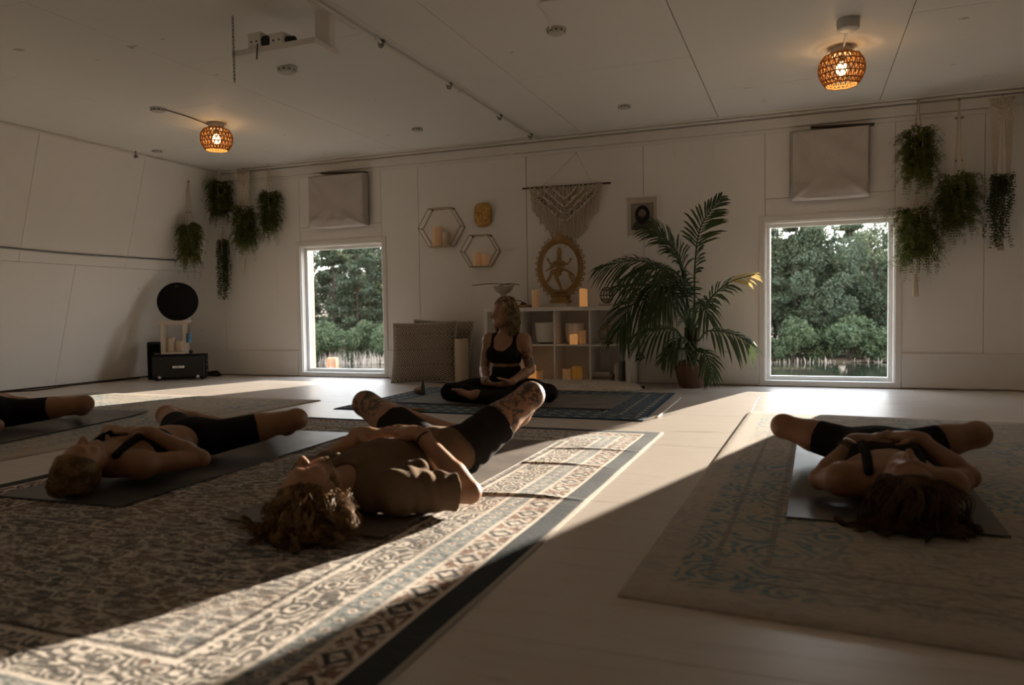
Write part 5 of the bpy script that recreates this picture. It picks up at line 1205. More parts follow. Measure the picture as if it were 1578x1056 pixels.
PF([(1078, 490, 7.0), (1095, 460, 7.0), (1125, 435, 6.98), (1163, 423, 6.96)], .38, .24, .55, 8, .42)
PF([(1076, 525, 7.0), (1092, 510, 6.98), (1130, 515, 6.95), (1160, 532, 6.92)], .42, .22, 1.0, 9)
PF([(1058, 540, 6.9), (1045, 536, 6.8), (1030, 545, 6.72), (1020, 556, 6.68)], .3, .17, .9, 10)
PF([(1075, 540, 6.92), (1086, 545, 6.85), (1094, 562, 6.8), (1097, 585, 6.78)], .3, .15, .8, 11)
PF([(1068, 500, 6.9), (1070, 470, 6.7), (1082, 470, 6.55), (1092, 490, 6.5)], .4, .24, .9, 12)
PF([(1064, 490, 7.05), (1052, 440, 7.12), (1030, 425, 7.18), (985, 430, 7.2)], .4, .28, .8, 13)
PF([(1058, 460, 6.92), (1048, 400, 6.85), (1022, 365, 6.78), (990, 352, 6.72)], .36, .32, .55, 15)
PF([(1060, 470, 6.85), (1042, 420, 6.6), (1000, 415, 6.4), (960, 430, 6.3)], .36, .30, .85, 16)
PF([(1062, 530, 6.95), (1052, 520, 6.9), (1040, 530, 6.85), (1030, 541, 6.82)], .3, .15, .7, 14)

# ------------------------------------------------------------------ little things by the seated woman
p = fl(645, 607, .009); b = B(); rg = np.random.default_rng(3); b.ball((p.x, p.y, .009 + .033), (.045, .038, .034), 10); b.V = [tuple(np.array(v) + rg.uniform(-.003, .003, 3)) if v[2] > .02 else v for v in b.V]
b.obj('pink_stone', 'stone_pink', label='rough pink stone on the blue rug beside the cushion', cat='stone')
p = fl(652, 608, .009); b = B(); b.lathe((p.x, p.y, .009), [(.016, 0), (.02, .01), (.018, .075), (.008, .105), (.008, .12), (0, .122)], 7); b.obj('crystal_point', 'stone_green', smooth=False, label='upright dark green crystal point behind the pink stone', cat='crystal')
p0, p1 = fl(622, 632, .014), fl(654, 631, .014); b = B(); b.tube([p0, p0.lerp(p1, .3), p0.lerp(p1, .7), p1], [.008, .014, .013, .010], 8); b.obj('wooden_mallet', 'raw_wood', label='short wooden mallet stick lying on the blue rug', cat='mallet')
# ------------------------------------------------------------------ people: smooth bodies grown from a distance field
def vv(*a): return np.array(a, dtype=np.float32)
def nrm(v): v = np.asarray(v, dtype=np.float64); return v / np.linalg.norm(v)
class Field:
    "a solid made of blended round cones and ellipsoids, meshed as one continuous surface"
    def __init__(s, lo, hi, h):
        s.lo = np.array(lo, dtype=np.float64); s.h = h; s.n = np.ceil((np.array(hi) - s.lo) / h - 1e-4).astype(int) + 1
        s.d = np.full(tuple(s.n), 1.0, dtype=np.float32); s.ax = [(s.lo[i] + h * np.arange(s.n[i])).astype(np.float32) for i in range(3)]
    def _sl(s, lo, hi):
        a = np.clip(np.floor((lo - s.lo) / s.h).astype(int), 0, s.n); b = np.clip(np.ceil((hi - s.lo) / s.h).astype(int) + 1, 0, s.n); return tuple(slice(int(i), int(j)) for i, j in zip(a, b))
    def _g(s, sl): return s.ax[0][sl[0]][:, None, None], s.ax[1][sl[1]][None, :, None], s.ax[2][sl[2]][None, None, :]
    def _mix(s, sl, q, k, sub=False):
        a = s.d[sl]
        if sub: q = -q; a, q = -a, -q; h = np.clip(.5 + .5 * (-q - a * 1) / k * 0 + 0, 0, 1)
        h = np.clip(.5 + .5 * (q - a) / k, 0, 1); s.d[sl] = q * (1 - h) + a * h - k * h * (1 - h)
    def cone(s, a, b, ra, rb, k=.02):
        a = np.asarray(a, float); b = np.asarray(b, float); r = max(ra, rb) + k + 3 * s.h; sl = s._sl(np.minimum(a, b) - r, np.maximum(a, b) + r)
        if any(q.stop <= q.start for q in sl): return s
        x, y, z = s._g(sl); ba = b - a; L2 = max(1e-9, float(ba @ ba)); px, py, pz = x - a[0], y - a[1], z - a[2]
        t = np.clip((px * ba[0] + py * ba[1] + pz * ba[2]) / L2, 0, 1)
        q = np.sqrt((px - t * ba[0]) ** 2 + (py - t * ba[1]) ** 2 + (pz - t * ba[2]) ** 2) - (ra + (rb - ra) * t); s._mix(sl, q.astype(np.float32), k); return s
    def ell(s, c, r, fr=None, k=.02):
        c = np.asarray(c, float); r = np.asarray(r, float); m_ = r.max() + k + 3 * s.h; sl = s._sl(c - m_, c + m_)
        if any(q.stop <= q.start for q in sl): return s
        x, y, z = s._g(sl); p = [x - c[0], y - c[1], z - c[2]]
        if fr is None: q = [p[i] / r[i] for i in range(3)]
        else: q = [(p[0] * fr[i][0] + p[1] * fr[i][1] + p[2] * fr[i][2]) / r[i] for i in range(3)]
        k0 = np.sqrt(q[0] ** 2 + q[1] ** 2 + q[2] ** 2); k1 = np.sqrt((q[0] / r[0]) ** 2 + (q[1] / r[1]) ** 2 + (q[2] / r[2]) ** 2)
        s._mix(sl, (k0 * (k0 - 1) / np.maximum(k1, 1e-6)).astype(np.float32), k); return s
    def cut(s, p, n):
        "keep the side that n points away from"
        x, y, z = s._g(tuple(slice(0, int(q)) for q in s.n)); n = nrm(n); s.d = np.maximum(s.d, ((x - p[0]) * n[0] + (y - p[1]) * n[1] + (z - p[2]) * n[2]).astype(np.float32)); return s
    def carve(s, c, r, fr=None):
        o = Field(s.lo, s.lo + (s.n - 1) * s.h, s.h); o.ell(c, r, fr, .001); n = tuple(slice(0, int(q)) for q in s.n); s.d = np.maximum(s.d, -o.d[n]); return s
    def union(s, o, k=.001):
        s._mix(tuple(slice(0, int(q)) for q in s.n), o.d, k); return s
    def wrinkle(s, amp, f, seed=0, ax=(1, 1, 1)):
        x, y, z = s._g(tuple(slice(0, int(q)) for q in s.n)); a, b, c = ax
        s.d = s.d + (amp * (np.sin(f * a * x + 3 * np.sin(f * .45 * y + seed)) * np.sin(f * b * y + 2 * np.sin(f * .6 * x + seed * 2)) + .6 * np.sin(f * 1.9 * (a * x + b * y * .7) + c * z * f + seed))).astype(np.float32); return s
    def mesh(s):
        d = s.d; S = d < 0; c = S[:-1, :-1, :-1].astype(np.int8)
        offs = [(i, j, k) for i in (0, 1) for j in (0, 1) for k in (0, 1)]; c = np.zeros(tuple(s.n - 1), dtype=np.int8)
        for i, j, k in offs: c += S[i:i + s.n[0] - 1, j:j + s.n[1] - 1, k:k + s.n[2] - 1]
        I = np.argwhere((c > 0) & (c < 8)); N = len(I); idx = np.full(tuple(s.n - 1), -1, dtype=np.int32); idx[I[:, 0], I[:, 1], I[:, 2]] = np.arange(N)
        val = {o: d[I[:, 0] + o[0], I[:, 1] + o[1], I[:, 2] + o[2]] for o in offs}; P = np.zeros((N, 3)); cnt = np.zeros(N)
        for o in offs:
            for a in range(3):
                if o[a] == 0:
                    o2 = tuple(1 if q == a else o[q] for q in range(3)); A, Bv = val[o], val[o2]; m_ = (A < 0) != (Bv < 0); t = np.where(m_, A / np.where(m_, A - Bv, 1), 0)
                    e = np.tile(np.array(o, float), (N, 1)); e[:, a] += t; P += e * m_[:, None]; cnt += m_
        V = s.lo + (I + P / cnt[:, None]) * s.h; Fs = []
        for a in range(3):
            b_, c_ = (a + 1) % 3, (a + 2) % 3; sl0 = [slice(None)] * 3; sl1 = [slice(None)] * 3; sl0[a] = slice(0, -1); sl1[a] = slice(1, None)
            A, Bv = S[tuple(sl0)], S[tuple(sl1)]; E = np.argwhere(A != Bv); ok = (E[:, b_] > 0) & (E[:, c_] > 0) & (E[:, b_] < s.n[b_] - 1) & (E[:, c_] < s.n[c_] - 1); E = E[ok]; ins = A[E[:, 0], E[:, 1], E[:, 2]]
            def g(db, dc): q = E.copy(); q[:, b_] += db; q[:, c_] += dc; return idx[q[:, 0], q[:, 1], q[:, 2]]
            Q = np.stack([g(-1, -1), g(0, -1), g(0, 0), g(-1, 0)], 1); Q[~ins] = Q[~ins][:, ::-1]; Fs.append(Q)
        Fc = np.concatenate(Fs); Fc = Fc[(Fc >= 0).all(1)]
        for _ in range(2):   # relax the facets a little
            acc = np.zeros_like(V); ct = np.zeros(len(V))
            for i in range(4):
                for j in (1, 3): np.add.at(acc, Fc[:, i], V[Fc[:, (i + j) % 4]]); np.add.at(ct, Fc[:, i], 1)
            V = np.where(ct[:, None] > 0, V * .5 + .5 * acc / np.maximum(ct, 1)[:, None], V)
        return V, Fc
def frame(x, y): x = nrm(x); z = nrm(np.cross(x, y)); return [x, np.cross(z, x), z]
def hand(F, w, d, n, side, s=1.0, curl=.25, spread=.12, k=.005):
    "w wrist, d finger direction, n back of the hand, side +1/-1 where the thumb leaves"
    d = nrm(d); n = nrm(np.asarray(n) - d * np.dot(n, d)); a = np.cross(n, d) * side; w = np.asarray(w, float)
    F.ell(w + d * .048 * s, (.050 * s, .041 * s, .0165 * s), [d, a, n], .014); F.cone(w - d * .02 * s, w + d * .03 * s, .024 * s, .026 * s, .015)
    for i, (o, L, r) in enumerate(((.030, .072, .0088), (.010, .080, .0090), (-.010, .075, .0086), (-.029, .060, .0078))):
        p = w + d * (.086 - .006 * abs(i - 1.2)) * s + a * o * s; dd = nrm(d + a * o * spread * 22 * .5); c = curl * (.8 + .25 * i)
        for j, f in enumerate((.45, .31, .24)):
            q = p + dd * L * f * s; F.cone(p, q, r * s * (1 - .1 * j), r * s * (.95 - .12 * j), k); p = q; dd = nrm(dd - n * c)
    p = w + d * .022 * s + a * .030 * s; dd = nrm(d * .75 + a * .75 - n * .15)
    for L, r0_, r1_ in ((.040, .015, .0115), (.032, .011, .0095), (.024, .0095, .0075)):
        q = p + dd * L * s; F.cone(p, q, r0_ * s, r1_ * s, .008); p = q; dd = nrm(dd + d * .35 - n * .1)
def foot(F, an, toe, sole, s=1.0):
    t = nrm(toe); so = nrm(sole); a = np.cross(t, so); an = np.asarray(an, float)
    F.ell(an - t * .035 * s + so * .035 * s, (.045 * s, .033 * s, .036 * s), [t, a, so], .02); F.cone(an + so * .015 * s, an + t * .11 * s + so * .045 * s, .036 * s, .024 * s, .025); F.ell(an + t * .12 * s + so * .05 * s, (.035 * s, .044 * s, .020 * s), [t, a, so], .02)
    for i, o in enumerate((-.030, -.013, .002, .016, .029)): p = an + t * (.145 - .006 * i) * s + a * o * s + so * .054 * s; F.cone(p, p + t * (.034 - .004 * i) * s, (.0125 - .0012 * i) * s, (.011 - .0012 * i) * s, .006)
def head(F, c, up, face, s=1.0, male=False):
    "c centre of the skull; up to the crown; face out of the face"
    u = nrm(up); f = nrm(np.asarray(face) - u * np.dot(face, u)); r = np.cross(u, f); c = np.asarray(c, float)
    P = lambda a, b, e: c + (r * a + f * b + u * e) * s
    F.ell(P(0, -.012, .030), (.074 * s, .094 * s, .088 * s), [r, f, u], .01); F.ell(P(0, .018, -.020), (.064 * s, .070 * s, .085 * s), [r, f, u], .03)
    F.ell(P(0, .045, -.070), (.044 * s, .042 * s, .040 * s), [r, f, u], .03); F.ell(P(0, .074, -.093), (.020 * s, .016 * s, .017 * s), [r, f, u], .02)
    F.cone(P(-.05, .0, -.06), P(-.018, .066, -.09), .022 * s, .017 * s, .025); F.cone(P(.05, .0, -.06), P(.018, .066, -.09), .022 * s, .017 * s, .025)
    F.cone(P(0, .086, .008), P(0, .112, -.032), .0085 * s, .0135 * s, .012); F.ell(P(-.011, .098, -.034), (.009 * s, .012 * s, .008 * s), [r, f, u], .006); F.ell(P(.011, .098, -.034), (.009 * s, .012 * s, .008 * s), [r, f, u], .006)
    for sg in (-1, 1):
        F.cone(P(sg * .012, .084, .018), P(sg * .046, .070, .020), .0115 * s, .010 * s, .012); F.ell(P(sg * .031, .074, -.001), (.0145 * s, .0115 * s, .0105 * s), [r, f, u], .004)
        F.ell(P(sg * .046, .058, -.028), (.018 * s, .016 * s, .016 * s), [r, f, u], .02)
        F.ell(P(sg * .077, -.008, -.004), (.008 * s, .019 * s, .030 * s), [nrm(r + f * sg * -.3), f, u], .006); F.ell(P(sg * .073, .002, -.027), (.008 * s, .010 * s, .010 * s), [r, f, u], .006)
    F.cone(P(-.020, .084, -.059), P(.020, .084, -.059), .0055 * s, .0055 * s, .006); F.cone(P(0, .090, -.0585), P(0, .0895, -.058), .0065 * s, .006 * s, .006); F.cone(P(-.016, .083, -.069), P(.016, .083, -.069), .0065 * s, .0065 * s, .006); F.cone(P(0, .0875, -.0695), P(0, .087, -.07), .007 * s, .0065 * s, .006)
    return P
def skinmat(name, c, tat=None):
    k = M(name, .48, .35); v = k.world(); n = k.noise(v, 14, 4); col_ = k.mix(n.sm(.3, .7), tuple(x * .88 for x in c), tuple(x * 1.08 for x in c))
    k.b.inputs['Subsurface Weight'].default_value = .12; k.b.inputs['Subsurface Radius'].default_value = (.012, .005, .003); k.b.inputs['Subsurface Scale'].default_value = 1.0
    for ctr, rad in (tat or []):
        g = k.t.nodes.new('ShaderNodeVectorMath'); g.operation = 'DISTANCE'; k.t.links.new(v, g.inputs[0]); g.inputs[1].default_value = ctr; d = X(k.t, g.outputs['Value'])
        ink = (k.noise(v, 17, 5, .65, 1.6).sm(.47, .55)); m_ = (1.0 - (d / rad + (k.noise(v, 12, 2) - .5) * .5).sm(.8, 1.0)) * ink * .85; col_ = k.mix(m_, col_, (.035, .035, .035))
    k.col(col_); k.bump(k.noise(v, 180, 2), .08, .002); MT[name] = k.m
plain('cloth_black', (0.014, 0.013, 0.013), .9, .12, var=.2, scale=50); plain('cloth_olive', (0.145, 0.095, 0.060), .95, .08, var=.12, scale=40); plain('cloth_charcoal', (0.020, 0.018, 0.017), .95, .08)
def hairmat(name, a, b_): k = M(name, .55, .15); k.col(k.mix(k.noise(k.world((8, 8, 8)), 3, 3).sm(.35, .65), a, b_)); MT[name] = k.m
hairmat('hair_brown', (.09, .052, .024), (.26, .155, .07)); hairmat('hair_dark', (.045, .028, .016), (.12, .07, .035)); hairmat('hair_blonde', (.13, .085, .045), (.34, .245, .14)); hairmat('hair_sandy', (.09, .055, .026), (.22, .14, .065))
def strands(paths, r, name, mat, parent, locks=0, spread=.010):
    b = B(); r_ = random.Random(77)
    if locks:
        out = []
        for pts, rr in paths:
            for q in range(locks):
                o1 = Vector((r_.gauss(0, 1), r_.gauss(0, 1), r_.gauss(0, 1))) * spread; ph = r_.uniform(0, 6.28); n = len(pts)
                out.append(([p + o1 * (.35 + .65 * math.sin(math.pi * min(1, .15 + j / n))) + Vector((math.sin(j * 1.3 + ph), math.cos(j * 1.1 + ph), 0)) * spread * .35 + Vector((0, 0, max(0, .016 - p.z))) for j, p in enumerate(pts)], rr * r_.uniform(.6, 1)))
        paths = out
    for pts, rr in paths: b.tube(pts, [rr * (1 - .6 * i / (len(pts) - 1)) for i in range(len(pts))], 4, False)
    return b.obj(name, mat, parent, kind='stuff')
def torso_lying(F, pel, che, nek, hips, shs, up, g=0.0, female=True, s=1.0, k=.05):
    "trunk prims between pelvis, chest and shoulders; g inflates them for clothing"
    ax = nrm(np.asarray(che) - pel); rt = nrm(np.cross(ax, up)); upv = np.cross(rt, ax); fr = [rt, ax, upv]; pel = np.asarray(pel, float); che = np.asarray(che, float)
    F.ell(pel, ((.165 if female else .160) * s + g, .115 * s + g, .098 * s + g), fr, k); mid = (pel + che) / 2
    F.ell(mid + ax * -.01, ((.125 if female else .150) * s + g, .15 * s + g, (.088 if female else .094) * s + g), fr, k); F.ell(che - ax * .02, (.150 * s + g, .15 * s + g, (.092 if female else .102) * s + g), fr, k)
    F.cone(shs[0], shs[1], .060 * s + g, .060 * s + g, k); sm_ = (np.asarray(shs[0]) + shs[1]) / 2; F.ell((sm_ + che) / 2, (.165 * s + g, .11 * s + g, .088 * s + g), fr, k)
    if female:
        for sg in (-1, 1): F.ell(che + rt * sg * .078 * s + upv * .055 * s + ax * -.02, (.066 * s + g, .066 * s + g, .042 * s + g), fr, .03)
    return ax, rt, upv
def person(name_label, J, skin, scale, female, hsz, lo, hi, hands, headdir, h=.0055, feet=True):
    F = Field(lo, hi, h); s = scale
    ax, rt, up = torso_lying(F, J['pel'], J['che'], J['nek'], J['hip'], J['sh'], J['up'], 0, female, s)
    F.cone(J['nek'], J['nek2'], .052 * s, .048 * s, .035)
    hr = .082 if female else .085; kr = .055 if female else .058
    for i in (0, 1):
        hp, kn, an = J['hip'][i], J['kne'][i], J['ank'][i]; hp = np.asarray(hp, float); kn = np.asarray(kn, float); an = np.asarray(an, float)
        F.cone(hp, hp * .45 + kn * .55, hr * s, (hr * .86) * s, .05); F.cone(hp * .45 + kn * .55, kn, hr * .86 * s, kr * s, .03); F.ell(kn, (kr * s,) * 3, None, .015)
        cf = kn * .68 + an * .32 + J.get('calf', vv(0, 0, -.01)); F.cone(kn, cf, kr * .95 * s, .056 * s, .02); F.cone(cf, an, .056 * s, .036 * s, .02)
        if feet: foot(F, an, J['toe'][i], J['sole'][i], s * .95)
        sh, el, wr = (np.asarray(J[q][i], float) for q in ('sh', 'elb', 'wri')); ur = .046 if female else .054
        F.ell(sh, (ur * 1.25 * s,) * 3, None, .03); F.cone(sh, sh * .5 + el * .5, ur * 1.1 * s, ur * .95 * s, .02); F.cone(sh * .5 + el * .5, el, ur * .95 * s, .037 * s, .012); F.ell(el, (.039 * s,) * 3, None, .01)
        fm = el * .7 + wr * .3; F.cone(el, fm, .039 * s, .042 * s * (1.08 if not female else 1), .01); F.cone(fm, wr, .042 * s, .026 * s, .01)
        hd = hands[i]; hand(F, wr, hd[0], hd[1], hd[2], s * (1.0 if female else 1.08), hd[3], .12)
    P = head(F, J['head'], headdir[0], headdir[1], hsz, not female)
    V, Fc = F.mesh(); base = (J['pel'][0], J['pel'][1], float(V[:, 2].min()))
    o = mesh_obj('person', V, Fc, skin, origin=base); prop(o, name_label, 'person', 'people resting in the studio'); return o, P, (ax, rt, up)
def cloth(nm, mat, par, F, label=None):
    V, Fc = F.mesh(); o = mesh_obj(nm, V, Fc, mat, par)
    if label: o['label'] = label
    return o
def leg_cloth(F, J, s, female, frac, g):
    "shorts: pelvis and thighs, cut across the thigh"
    hr = .082 if female else .085
    for i in (0, 1):
        hp, kn = np.asarray(J['hip'][i], float), np.asarray(J['kne'][i], float); L = Field(F.lo, F.lo + (F.n - 1) * F.h, F.h); e = hp + (kn - hp) * (frac + .08)
        L.cone(hp, hp * .45 + kn * .55, hr * s + g, hr * .86 * s + g, .01)
        if frac > .5: L.cone(hp * .45 + kn * .55, e, hr * .86 * s + g, hr * .78 * s + g * 1.2, .01)
        L.cut(hp + (kn - hp) * frac, kn - hp); F.union(L, .03)
# ---- man in the olive shirt
def man():
    skinmat('skin_man', (.36, .195, .115), [((-1.19, 3.10, .36), .20), ((-1.99, 3.06, .30), .20)])
    z = .018; s = 1.03
    J = dict(pel=vv(-1.455, 2.86, z + .110), che=vv(-1.49, 2.44, z + .110), nek=vv(-1.51, 2.25, z + .105), nek2=vv(-1.525, 2.15, z + .105), head=vv(-1.54, 2.07, z + .102), up=vv(0, 0, 1),
             hip=[vv(-1.36, 2.90, z + .115), vv(-1.555, 2.90, z + .115)], kne=[vv(-1.165, 3.215, z + .322), vv(-1.985, 3.12, z + .27)], ank=[vv(-1.46, 3.46, z + .075), vv(-1.58, 3.45, z + .075)],
             toe=[vv(-.1, .9, .25), vv(.1, .9, .25)], sole=[vv(-1, .1, -.1), vv(1, .1, -.1)], sh=[vv(-1.312, 2.255, z + .084), vv(-1.695, 2.275, z + .09)], elb=[vv(-1.125, 2.445, z + .055), vv(-1.86, 2.50, z + .06)],
             wri=[vv(-1.385, 2.555, z + .238), vv(-1.665, 2.575, z + .222)], calf=vv(0, .0, -.02))
    hands = [(vv(-1, .05, .10), vv(.05, -.25, 1), 1, .13), (vv(1, .03, .06), vv(0, -.15, 1), -1, .10)]
    up, face = nrm((-.10, -.97, -.16)), nrm((-.42, -.08, .90))
    o, P, fr = person('man in an olive shirt and black shorts lying on the ornate rug, knees apart', J, 'skin_man', s, False, 1.06, (-2.2, 1.84, 0.0), (-.95, 3.75, .56), hands, (up, face), .0052)
    # shirt
    F = Field((-2.0, 2.1, 0.0), (-.98, 3.05, .36), .006); torso_lying(F, J['pel'] + vv(0, -.03, 0), J['che'], J['nek'], J['hip'], J['sh'], J['up'], .014, False, s); F.wrinkle(.0022, 34, 1)
    F.cut((0, 2.93, 0), (0, 1, .15))
    for i in (0, 1):
        sh, el = J['sh'][i], J['elb'][i]; S = Field((-2.0, 2.1, 0.0), (-.98, 3.05, .36), .006); S.cone(sh, sh * .12 + el * .88, .069, .074, .01); S.cone(sh, sh + vv(0, .12, .01), .068, .084, .03); S.wrinkle(.005, 48, 2 + i, (1, 1, .6)); S.cut(sh * .22 + el * .78, el - sh); F.union(S, .02)
    F.carve(J['nek'] + vv(-.01, -.10, .05), (.085, .105, .11)); F.cut((0, 0, z + .002), (0, 0, -1)); cloth('shirt', 'cloth_olive', o, F, 'loose olive short-sleeved shirt')
    F = Field((-2.1, 2.6, 0.0), (-.98, 3.4, .48), .006); fr2 = frame(vv(1, 0, 0), vv(0, 1, 0)); F.ell(J['pel'], (.172, .13, .108), fr2, .02); F.cut(J['pel'] + vv(0, -.09, 0), (0, -1, 0)); leg_cloth(F, J, s, False, .50, .016); F.wrinkle(.0022, 36, 4); F.cut((0, 0, z + .001), (0, 0, -1)); cloth('shorts', 'cloth_charcoal', o, F, 'black knee-length shorts')
    # hair spread over the mat
    r_ = random.Random(21); paths = []; c = J['head']; crown = Vector(up); fa = Vector(face); rt = crown.cross(fa)
    for i in range(85):
        a = r_.uniform(-2.3, 1.2); e = r_.uniform(-.55, 1.1)
        d = (crown * (math.cos(a) * .6 + .45) + rt * math.sin(a) * .85 - fa * e).normalized(); p = Vector(P(0, -.012, .03)) + Vector((d.dot(rt) * .078 * rt + d.dot(fa) * .096 * fa + d.dot(crown) * .092 * crown)) * 1.06
        pts = [p]; v = (d * .8 + crown * .35).normalized(); L = r_.uniform(.10, .24); n = 10; ph = r_.uniform(0, 6); sd = Vector((1.3, -.3, .1)) * r_.uniform(0, 1) ** .7 * (1 if a < .35 else .1)
        for j in range(n):
            v = (v + Vector((0, 0, -.34)) + sd * .30 + Vector((math.sin(j * 1.15 + ph) * .55, math.cos(j * 1.0 + ph) * .45, .25 * math.sin(j * 1.2 + ph)))).normalized(); p = p + v * L / n
            if p.z < .020 + r_.uniform(0, .02): p.z = .020 + r_.uniform(0, .025); v.z = abs(v.z) * .3
            pts.append(p.copy())
        paths.append((pts, r_.uniform(.0022, .0036)))
    for i in range(44):   # loose curls falling to the sunny side of the head
        p = Vector(P(-.05 - .03 * r_.random(), -.03 - .06 * r_.random(), .0 + .10 * r_.random())); pts = [p.copy()]; L = r_.uniform(.14, .25); ph = r_.uniform(0, 6); hz = r_.random(); v = Vector((1, r_.uniform(-.8, -.1), .3)).normalized()
        for j in range(10):
            v = (v + Vector((.12, -.06, -.16)) + Vector((math.sin(j * 1.2 + ph) * .30, math.cos(j * 1.1 + ph) * .40, .35 * math.sin(j * 1.3 + ph)))).normalized(); p = p + v * L / 10; p.z = max(p.z, .045 + .10 * hz * math.sin(math.pi * (j + 2) / 13)); pts.append(p.copy())
        paths.append((pts, r_.uniform(.0024, .0036)))
    strands(paths, .003, 'hair', 'hair_brown', o, 14, .011)
    cap = Field((-1.75, 1.85, 0), (-1.35, 2.25, .32), .006); ufr = [np.cross(up, face), face, up]; cap.ell(P(0, -.014, .034), (.083, .104, .096), ufr, .01); cap.cut(P(0, .046, .060), nrm(face * 1.0 - np.array(up) * .55)); cloth('scalp_hair', 'hair_brown', o, cap)
    bd = Field((-1.8, 1.95, 0), (-1.3, 2.3, .32), .005); bd.ell(P(0, .040, -.072), (.056, .056, .048), ufr, .01); bd.cone(P(-.058, .0, -.045), P(-.02, .07, -.10), .023, .02, .01); bd.cone(P(.058, .0, -.045), P(.02, .07, -.10), .023, .02, .01); bd.carve(P(0, .095, -.050), (.034, .030, .026), ufr); cloth('beard', 'hair_brown', o, bd)
    b = B(); w = Vector(J['wri'][0]); d = (Vector(J['elb'][0]) - w).normalized(); a = d.orthogonal().normalized(); c2 = d.cross(a); b.tube([w + d * .03 + (a * math.cos(t) + c2 * math.sin(t)) * .033 for t in [6.2832 * j / 16 for j in range(17)]], .004, 6); b.obj('bracelet', 'black_plastic', o)
man()
# ---- women lying down
def woman_lying(label, J, skin, lo, hi, hands, up, face, hair, bun, s=.95, h=.0055, loose=False, seed=1, bracelets=False, full=True):
    o, P, fr = person(label, J, skin, s, True, .96, lo, hi, hands, (up, face), h)
    ax, rt, u3 = fr; pel, che = J['pel'].astype(float), J['che'].astype(float)
    lo2 = np.minimum(pel, che) - .35; hi2 = np.maximum(pel, che) + .35; lo2[2] = 0; hi2[2] = .4
    F = Field(lo2, hi2, .0058); torso_lying(F, J['pel'], J['che'], J['nek'], J['hip'], J['sh'], J['up'], .0055, True, s); F.cut(che - ax * .12, -ax)
    shm = (J['sh'][0] + J['sh'][1]) / 2
    F.cut(che + ax * .075, ax)
    for i in (0, 1): F.carve(J['sh'][i] + (J['sh'][i] - shm) * .22 + ax * -.03, (.088, .092, .14))
    F.carve(shm + u3 * .10 - ax * .01, (.058, .085, .08), [rt, ax, u3])
    for sg in (-1, 1):   # straps over the shoulders
        q = [che + rt * sg * .085 * s + u3 * .094 * s + ax * .03, che * .4 + shm * .6 + rt * sg * .088 * s + u3 * .090, shm + rt * sg * .088 * s + u3 * .078 - ax * .01, shm + rt * sg * .086 * s + u3 * .045 + ax * .055]
        for a, c in zip(q[:-1], q[1:]): F.cone(a, c, .017, .017, .004)
    cloth('crop_top', 'cloth_black', o, F, 'black strappy crop top')
    lo2 = pel - .5; hi2 = pel + .5; lo2[2] = 0; hi2[2] = .45
    F = Field(lo2, hi2, .0062); F.ell(pel, (.165 * s + .006, .115 * s + .006, .098 * s + .006), [rt, ax, u3], .02); F.ell(pel + ax * .06, (.142 * s + .005, .10 * s, .092 * s + .005), [rt, ax, u3], .03); F.cut(pel + ax * .11, ax); leg_cloth(F, J, s, True, .52, .006); F.cut((0, 0, .019), (0, 0, -1)); cloth('shorts', 'cloth_black', o, F, 'fitted black shorts')
    # hair
    ufr = [np.cross(up, face), np.array(face), np.array(up)]; hd = J['head'].astype(float); cap = Field(hd - .2, hd + .2, .0058); cap.ell(P(0, -.016, .034), (.082, .104, .095), ufr, .01); cap.cut(P(0, .050, .050), nrm(np.array(face) * 1.0 - np.array(up) * .6)); cap.cut((0, 0, .016), (0, 0, -1)); cloth('scalp_hair', hair, o, cap)
    r_ = random.Random(seed); paths = []; crown = Vector(up); fa = Vector(face); rv = crown.cross(fa)
    if bun:
        bc = Vector(P(0, -.045, .135)); bc.z = max(bc.z, .055)
        for i in range(150):
            d = Vector((r_.gauss(0, 1), r_.gauss(0, 1), r_.gauss(0, 1))).normalized(); t = d.orthogonal().normalized(); t = Matrix.Rotation(r_.uniform(0, 6), 3, d) @ t; pts = []
            for j in range(8): a = j * .5; pts.append(bc + (d * math.cos(a) + t * math.sin(a)) * .043 * r_.uniform(.92, 1.12))
            paths.append((pts, .0034))
    n_s = 260 if bun else 60
    for i in range(n_s):
        a = r_.uniform(-1.9, 1.9); e = r_.uniform(-.7, 1.0); d = (crown * (math.cos(a) * .6 + .4) + rv * math.sin(a) - fa * e).normalized(); p = Vector(P(0, -.014, .034)) + (rv * d.dot(rv) * .082 + fa * d.dot(fa) * .104 + crown * d.dot(crown) * .094) * .98; pts = [p.copy()]
        if bun:
            for j in range(1, 7): q = p.lerp(bc, j / 7); o_ = (q - Vector(P(0, -.014, .02))).normalized(); pts.append(q + o_ * .026 * math.sin(math.pi * j / 7))
            paths.append((pts, .0028)); continue
        v = (d * .7 + crown * .4).normalized(); L = r_.uniform(.12, .27); ph = r_.uniform(0, 6)
        for j in range(10):
            v = (v + Vector((0, 0, -.40)) + Vector((math.sin(j * 1.1 + ph) * .55, math.cos(j * .9 + ph) * .35, 0)) + rv * math.sin(a) * .06).normalized(); p = p + v * L / 10
            if p.z < .026: p.z = .026 + r_.uniform(0, .02); v.z = abs(v.z) * .3
            pts.append(p.copy())
        paths.append((pts, r_.uniform(.0024, .0036)))
    strands(paths, .003, 'hair', hair, o, 0 if bun else 14, .011)
    if bracelets:
        w = Vector(J['wri'][1]); d = (Vector(J['elb'][1]) - w).normalized(); a = d.orthogonal().normalized(); c2 = d.cross(a)
        for q, r2 in ((.025, .034), (.042, .036), (.055, .037)): b = B(); b.tube([w + d * q + (a * math.cos(t) + c2 * math.sin(t)) * r2 for t in [6.2832 * j / 16 for j in range(17)]], .0035, 6); b.obj('bracelet', 'chrome' if q < .03 else 'dark_wood', o)
    return o
